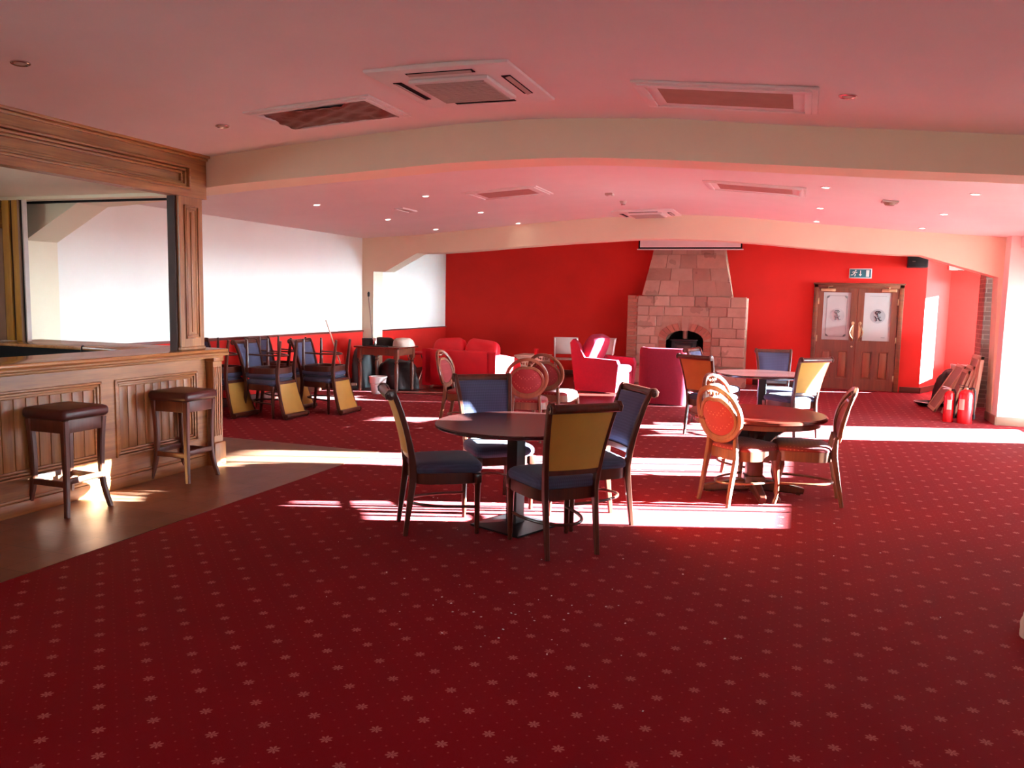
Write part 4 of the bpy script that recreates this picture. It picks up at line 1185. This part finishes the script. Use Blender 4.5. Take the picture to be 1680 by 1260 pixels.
def extinguisher(la, lb, x, y, r, h, rot):
    t = thing('fire_extinguisher', lb, 'fire extinguisher', (x,y,0), (0,0,rot), 'fire extinguishers by the arch pier')
    m = MB(); m.lathe([(0,0.0),(r*.98,0.0),(r,.012),(r,h*.74),(r*.93,h*.80),(r*.66,h*.86),(.022,h*.885),(.022,h*.90),(0,h*.90)], 28); obj('cylinder', m, M_ext, t)
    m = MB(); m.lathe([(.02,h*.88),(.024,h*.90),(.024,h*.925),(.015,h*.94),(0,h*.94)], 14); obj('valve', m, M_brass, t)
    m = MB(); m.sweep([(-.02,0,h*.925),(.04,0,h*.945),(.09,0,h*.93)], .018, .008, (0,1,0)); m.sweep([(-.02,0,h*.95),(.04,0,h*.985),(.10,0,h*1.0)], .018, .008, (0,1,0)); obj('handle', m, M_black if r > .08 else M_chrome, t)
    m = MB(); m.tube([(-.02,0,h*.91),(-r*.9,0,h*.93),(-r*1.12,0,h*.85),(-r*1.16,0,h*.5),(-r*1.16,0,h*.25)], .011, 8); m.lathe([(.012,h*.12),(.018,h*.25)], 10, (-r*1.16,0,0)); obj('hose', m, M_black, t)
    m = MB(); K = 8; P = []
    for zz in (h*.36, h*.64): P.append([((r+.0015)*math.cos(R(la-24+48*i/K)), (r+.0015)*math.sin(R(la-24+48*i/K)), zz) for i in range(K+1)])
    m.grid(P, .001); obj('paper_label', m, M_label, t)
extinguisher(112, 'slim red fire extinguisher with white label, left of the pair', 2.02, 12.92, .068, .50, R(180-25))
extinguisher(58, 'fat red fire extinguisher with cream label, right of the pair', 2.22, 12.86, .095, .54, R(180-10))
blob('bin_bag', M_bag, 'black bin bag on carpet behind leaning boards near the doors', 'bag', 2.42, 15.1, 0.0, .27, .32, .60, 23, rough=.28, sag=.4)
t = thing('cardboard_box', 'white lidded box resting on the black bag behind leaning boards', 'box', (2.55, 15.08, .56), (.04,.03,.15))
m = MB(); m.box(-.16,.16,-.2,.2,0,.10,.006); obj('carton', m, M_label, t)
m = MB(); m.box(-.165,.165,-.205,.205,.085,.115,.004); obj('lid', m, M_whitepl, t)
m = MB(); m.lathe([(0,.0),(.16,.0),(.23,.05),(.25,.07),(.235,.072),(.15,.012),(0,.012)], 28, (2.04,14.85,0.0))
tag(obj('tray', m, M_black), 'dark round tray on the carpet in front of the black bag', 'tray')
# plastic bag just inside the right edge
t = blob('carrier_bag', M_cloth, 'pale crumpled plastic bag at right edge of the carpet', 'bag', 1.222, 4.60, 0, .11, .14, .11, 31, rough=.5, sag=.6)
m = MB(); m.pillow(1.14,1.25,4.45,4.56,.004,.035,.5,8,6); obj('printed_patch', m, M_purple, t)

rnd = random.Random(21); m = MB()
for i in range(70):
    x, y = (rnd.gauss(-1.35,.35), rnd.gauss(3.75,.22)) if i < 38 else (rnd.uniform(-3,1), rnd.uniform(3,6.5))
    q = rnd.uniform(.0012,.0032); a = rnd.uniform(0,3)
    m.box(-q*1.6,q*1.6,-q,q,.001,.001+q,0, Matrix.Translation((x,y,0)) @ Matrix.Rotation(a,4,'Z'))
tag(obj('crumbs', m, M_whitepl, smooth=False), 'scattered white crumbs and lint on the red carpet in the foreground', 'crumbs', kind='stuff')

# ------------------------------------------------------------------ ceiling fittings
def slope(x): return math.atan2(zc(x+.3)-zc(x-.3), .6)
def on_ceiling(name, label, cat, x, y, group=None, drop=0.0):
    return thing(name, label, cat, (x, y, zc(x)-drop), (0, -slope(x), 0), group)
def frame_mb(w, l, b, z0, z1, step=.0):
    m = MB()
    for (a, c, d, e) in ((-w,w,-l,-l+b),(-w,w,l-b,l),(-w,-w+b,-l+b,l-b),(w-b,w,-l+b,l-b)): m.box(a,c,d,e,z0,z1,.004)
    return m
def hatch(label, x, y, w, l, mat, crumple=False):
    t = on_ceiling('ceiling_hatch', label, 'ceiling vent', x, y, 'framed ceiling openings')
    m = frame_mb(w, l, .05, -.016, .0); m2 = frame_mb(w-.035, l-.035, .04, -.024, .0)
    for q in (m2,): m.add(q.v, q.f)
    obj('frame', m, M_whitepl, t)
    wi, li = w-.07, l-.065
    if crumple:
        rnd = random.Random(9); P = []
        for i in range(25):
            P.append([(-wi+2*wi*i/24, -li+2*li*j/18, -.016+.007*math.sin(i*.9+j*.5)*math.sin(j*.7)+.006*math.sin(j*.35+i*.2)+rnd.uniform(-.004,.004)-(.022 if (j < 2 and 8 < i < 20) else 0)) for j in range(19)])
        m = MB(); m.grid(P, .002); obj('film_cover', m, mat, t)
    else:
        m = MB(); m.box(-wi,wi,-li,li,-.012,-.006); obj('panel', m, mat, t, smooth=False)
        m = frame_mb(wi, li, .075, -.014, -.004); obj('inner_trim', m, M_whitepl, t)
hatch('white framed ceiling opening covered with crumpled brown film', -3.40, 5.35, .52, .325, M_foil, True)
hatch('white framed ceiling opening with plain beige panel, right of the air unit', -.53, 5.35, .545, .335, plain('beige_mesh', rgb(168,128,108), .8))
hatch('smaller framed ceiling opening beyond the near beam, left', -3.60, 9.78, .49, .36, plain('beige_mesh2', rgb(170,110,100), .8))
hatch('smaller framed ceiling opening beyond the near beam, right', -.59, 9.6, .545, .36, plain('beige_mesh3', rgb(170,110,100), .8))
def cassette(label, x, y):
    t = on_ceiling('air_conditioner', label, 'air conditioner', x, y, 'ceiling cassette air conditioners')
    m = MB(); m.box(-.475,.475,-.475,.475,-.03,.0,.008); obj('fascia', m, M_whitepl, t)
    m = MB(); m.box(-.27,.27,-.27,.27,-.055,-.03,.01); obj('grille_frame', m, M_whitepl, t)
    m = MB(); m.box(-.235,.235,-.235,.235,-.06,-.054); 
    for i in range(15): m.box(-.23,.23,-.225+i*.032,-.213+i*.032,-.063,-.058)
    obj('intake_grille', m, M_greypl, t, smooth=False)
    for k in range(4):
        mm = Matrix.Rotation(k*PI/2, 4, 'Z')
        m = MB(); m.box(-.22,.22,.34,.40,-.034,-.029, 0, mm); sl = obj('air_slot', m, M_dark, t, smooth=False)
        m = MB(); m.box(-.21,.21,-.015,.015,-.002,.002,0, mm @ Matrix.Translation((0,.38,-.038)) @ Matrix.Rotation(R(14),4,'X')); obj('louvre', m, M_greypl, sl, smooth=False)
cassette('white four-way cassette air conditioner in near ceiling, hanging lowest in view', -2.16, 5.0)
cassette('white cassette air conditioner in the far ceiling before the arch', -2.39, 12.83)
t = on_ceiling('ceiling_grille', 'slim white grille between spotlights in the far left ceiling', 'vent', -5.28, 10.25)
m = frame_mb(.07, .22, .02, -.022, .0); obj('frame', m, M_whitepl, t)
m = MB(); m.box(-.05,.05,-.2,.2,-.012,-.006); obj('mesh', m, M_greypl, t, smooth=False)
SP = [(-4.29,3.55,0,'unlit recessed spotlight in the near ceiling at far left'),(-4.30,5.28,0,'unlit recessed spotlight left of the film-covered opening'),(.17,5.21,0,'unlit recessed spotlight right of the beige ceiling panel'),
      (-5.95,9.08,1,'lit spotlight nearest the left wall, first beyond the near beam'),(-5.95,10.97,1,'lit spotlight near left wall, middle of its row'),(-4.55,9.37,1,'lit spotlight left of the smaller framed opening'),
      (-4.57,11.27,1,'lit spotlight between slim grille and far air unit'),(-5.95,12.66,1,'lit spotlight near left wall just before the far arch'),(-4.58,12.96,1,'lit spotlight close to far arch, left of far air unit'),
      (.14,9.12,1,'lit spotlight just right of the right framed opening'),(.12,11.05,1,'lit spotlight above the doors, middle of its row'),(.10,12.8,1,'lit spotlight above the doors nearest the far arch'),
      (1.48,8.92,1,'lit spotlight at far right, nearest the near beam'),(1.475,10.75,1,'lit spotlight at far right, middle of its row'),(1.475,12.6,1,'lit spotlight at far right beside the far arch')]
def make_spot(x, y, lit, lb):
    t = on_ceiling('spotlight', lb, 'spotlight', x, y, 'recessed ceiling spotlights')
    m = MB(); m.lathe([(.034,-.004),(.046,-.010),(.052,-.006),(.052,.0)], 20); obj('bezel', m, M_chrome if not lit else M_whitepl, t)
    m = MB(); m.lathe([(0,-.007),(.034,-.006),(.034,0)], 18); obj('bulb', m, M_lamp if lit else M_greypl, t)
    if lit:
        l = bpy.data.lights.new('spot_beam', 'SPOT'); l.energy = 14; l.spot_size = R(80); l.spot_blend = .6; l.color = (1, .86, .7); l.shadow_soft_size = .03
        lo = bpy.data.objects.new('spot_beam', l); COL.objects.link(lo); lo.parent = t; lo.location = (0,0,-.03)
for a in SP: make_spot(*a)
t = on_ceiling('detector', 'small square sensor on far ceiling before far air unit', 'detector', -2.45, 10.45, 'ceiling sensors')
m = MB(); m.box(-.05,.05,-.05,.05,-.03,0,.006); obj('housing', m, M_greypl, t)
m = MB(); m.lathe([(0,-.04),(.015,-.036),(.02,-.03)], 10); obj('lens', m, M_whitepl, t)
t = on_ceiling('detector', 'small round sensor just above far air unit', 'detector', -2.45, 11.3, 'ceiling sensors')
m = MB(); m.lathe([(0,-.05),(.03,-.045),(.045,-.02),(.05,0)], 18); obj('housing', m, M_greypl, t)
m = MB(); m.lathe([(.028,-.055),(.034,-.045)], 14); obj('ring', m, M_chrome, t)
t = on_ceiling('smoke_alarm', 'white smoke alarm on far ceiling between right-hand spotlights', 'smoke alarm', .82, 9.9)
m = MB(); m.box(-.085,.085,-.085,.085,-.02,0,.006); obj('base', m, M_greypl, t)
m = MB(); m.lathe([(0,-.05),(.045,-.047),(.06,-.03),(.065,-.018)], 24); obj('cap', m, M_skirt, t)

# ------------------------------------------------------------------ outside ground, light, camera
m = MB(); m.box(XRB+.3, 40, -30, 60, -.25, -.15); 
m.box(-40, -8.2, -30, 60, -.25, -.15)
struct('ground_outside', m, plain('pale_paving', rgb(186,190,188), .8, 0, .3, .05), smooth=False)
W = bpy.data.worlds.new('sky'); S.world = W; W.use_nodes = True
wt = W.node_tree; bg = wt.nodes['Background']
tc = wt.nodes.new('ShaderNodeTexCoord'); sx = wt.nodes.new('ShaderNodeSeparateXYZ'); wt.links.new(tc.outputs['Generated'], sx.inputs[0])
def wm(op, a, b=0.0):
    n = wt.nodes.new('ShaderNodeMath'); n.operation = op
    for q, v in enumerate((a, b)):
        if isinstance(v, (int, float)): n.inputs[q].default_value = v
        else: wt.links.new(v, n.inputs[q])
    return n.outputs[0]
# clear winter sky with a bright hazy horizon on the sun's side
zz = wm('DIVIDE', sx.outputs[2], 0.085)
band = wm('EXPONENT', wm('MULTIPLY', wm('MULTIPLY', zz, zz), -1.0))
sidew = wm('POWER', wm('MAXIMUM', sx.outputs[0], 0.0), 9.0)
glow = wm('MULTIPLY', wm('MULTIPLY', band, sidew), 300.0)
bg.inputs[0].default_value = (0.70, 0.93, 1.06, 1)
wt.links.new(wm('ADD', glow, 14.0), bg.inputs[1])
sun = bpy.data.lights.new('sun', 'SUN'); sun.energy = 520; sun.angle = R(.55); sun.color = (.74, .98, 1.06)
so = bpy.data.objects.new('sun', sun); COL.objects.link(so)
el, az = R(11.0), math.atan2(.342, .94)
so.location = (20, 12, 6)
dirv = Vector((-math.cos(el)*math.cos(az), -math.cos(el)*math.sin(az), -math.sin(el)))
so.rotation_euler = dirv.to_track_quat('-Z', 'Y').to_euler()
for k, (a, b, z0, z1) in enumerate(WIN+WINB+WINL):
    l = bpy.data.lights.new('window_portal', 'AREA'); l.shape = 'RECTANGLE'; l.size = z1-z0; l.size_y = b-a
    l.cycles.is_portal = True
    o = bpy.data.objects.new('window_portal', l); COL.objects.link(o)
    o.location = ((XR if k < len(WIN) else XRB)+.17, (a+b)/2, (z0+z1)/2); o.rotation_euler = (0, R(90), 0)
    if k == len(WIN)+len(WINB): o.location.x = XL-.19; o.rotation_euler = (0, R(-90), 0)

cam = bpy.data.cameras.new('camera'); co = bpy.data.objects.new('camera', cam); COL.objects.link(co); S.camera = co
F_PX, PITCH, ROLL, YAW = 1328.577, R(6.0232), R(-1.21643), R(19.6458)
cam.sensor_fit = 'HORIZONTAL'; cam.sensor_width = 36.0; cam.lens = F_PX/1680*36; cam.clip_start = .02; cam.clip_end = 200
cp, sp, cy, sy = math.cos(PITCH), math.sin(PITCH), math.cos(YAW), math.sin(YAW)
Fw = Vector((-sy*cp, cy*cp, -sp)); Rt = Vector((cy, sy, 0)); Dn = Fw.cross(Rt)
cr, sr = math.cos(ROLL), math.sin(ROLL)
rx = Rt*cr+Dn*sr; dn = Rt*(-sr)+Dn*cr
co.matrix_world = Matrix((( rx.x,-dn.x,-Fw.x,0),( rx.y,-dn.y,-Fw.y,0),( rx.z,-dn.z,-Fw.z,1.62),(0,0,0,1)))

c = S.cycles
c.use_denoising = True
c.max_bounces = 9; c.diffuse_bounces = 5; c.glossy_bounces = 4; c.transparent_max_bounces = 8
c.caustics_reflective = True; c.blur_glossy = 1.0; c.caustics_refractive = False; c.sample_clamp_indirect = 6.0
S.view_settings.view_transform = 'Standard'; S.view_settings.look = 'None'; S.view_settings.gamma = 1.0
S.view_settings.use_curve_mapping = False
S.view_settings.exposure = 0.15
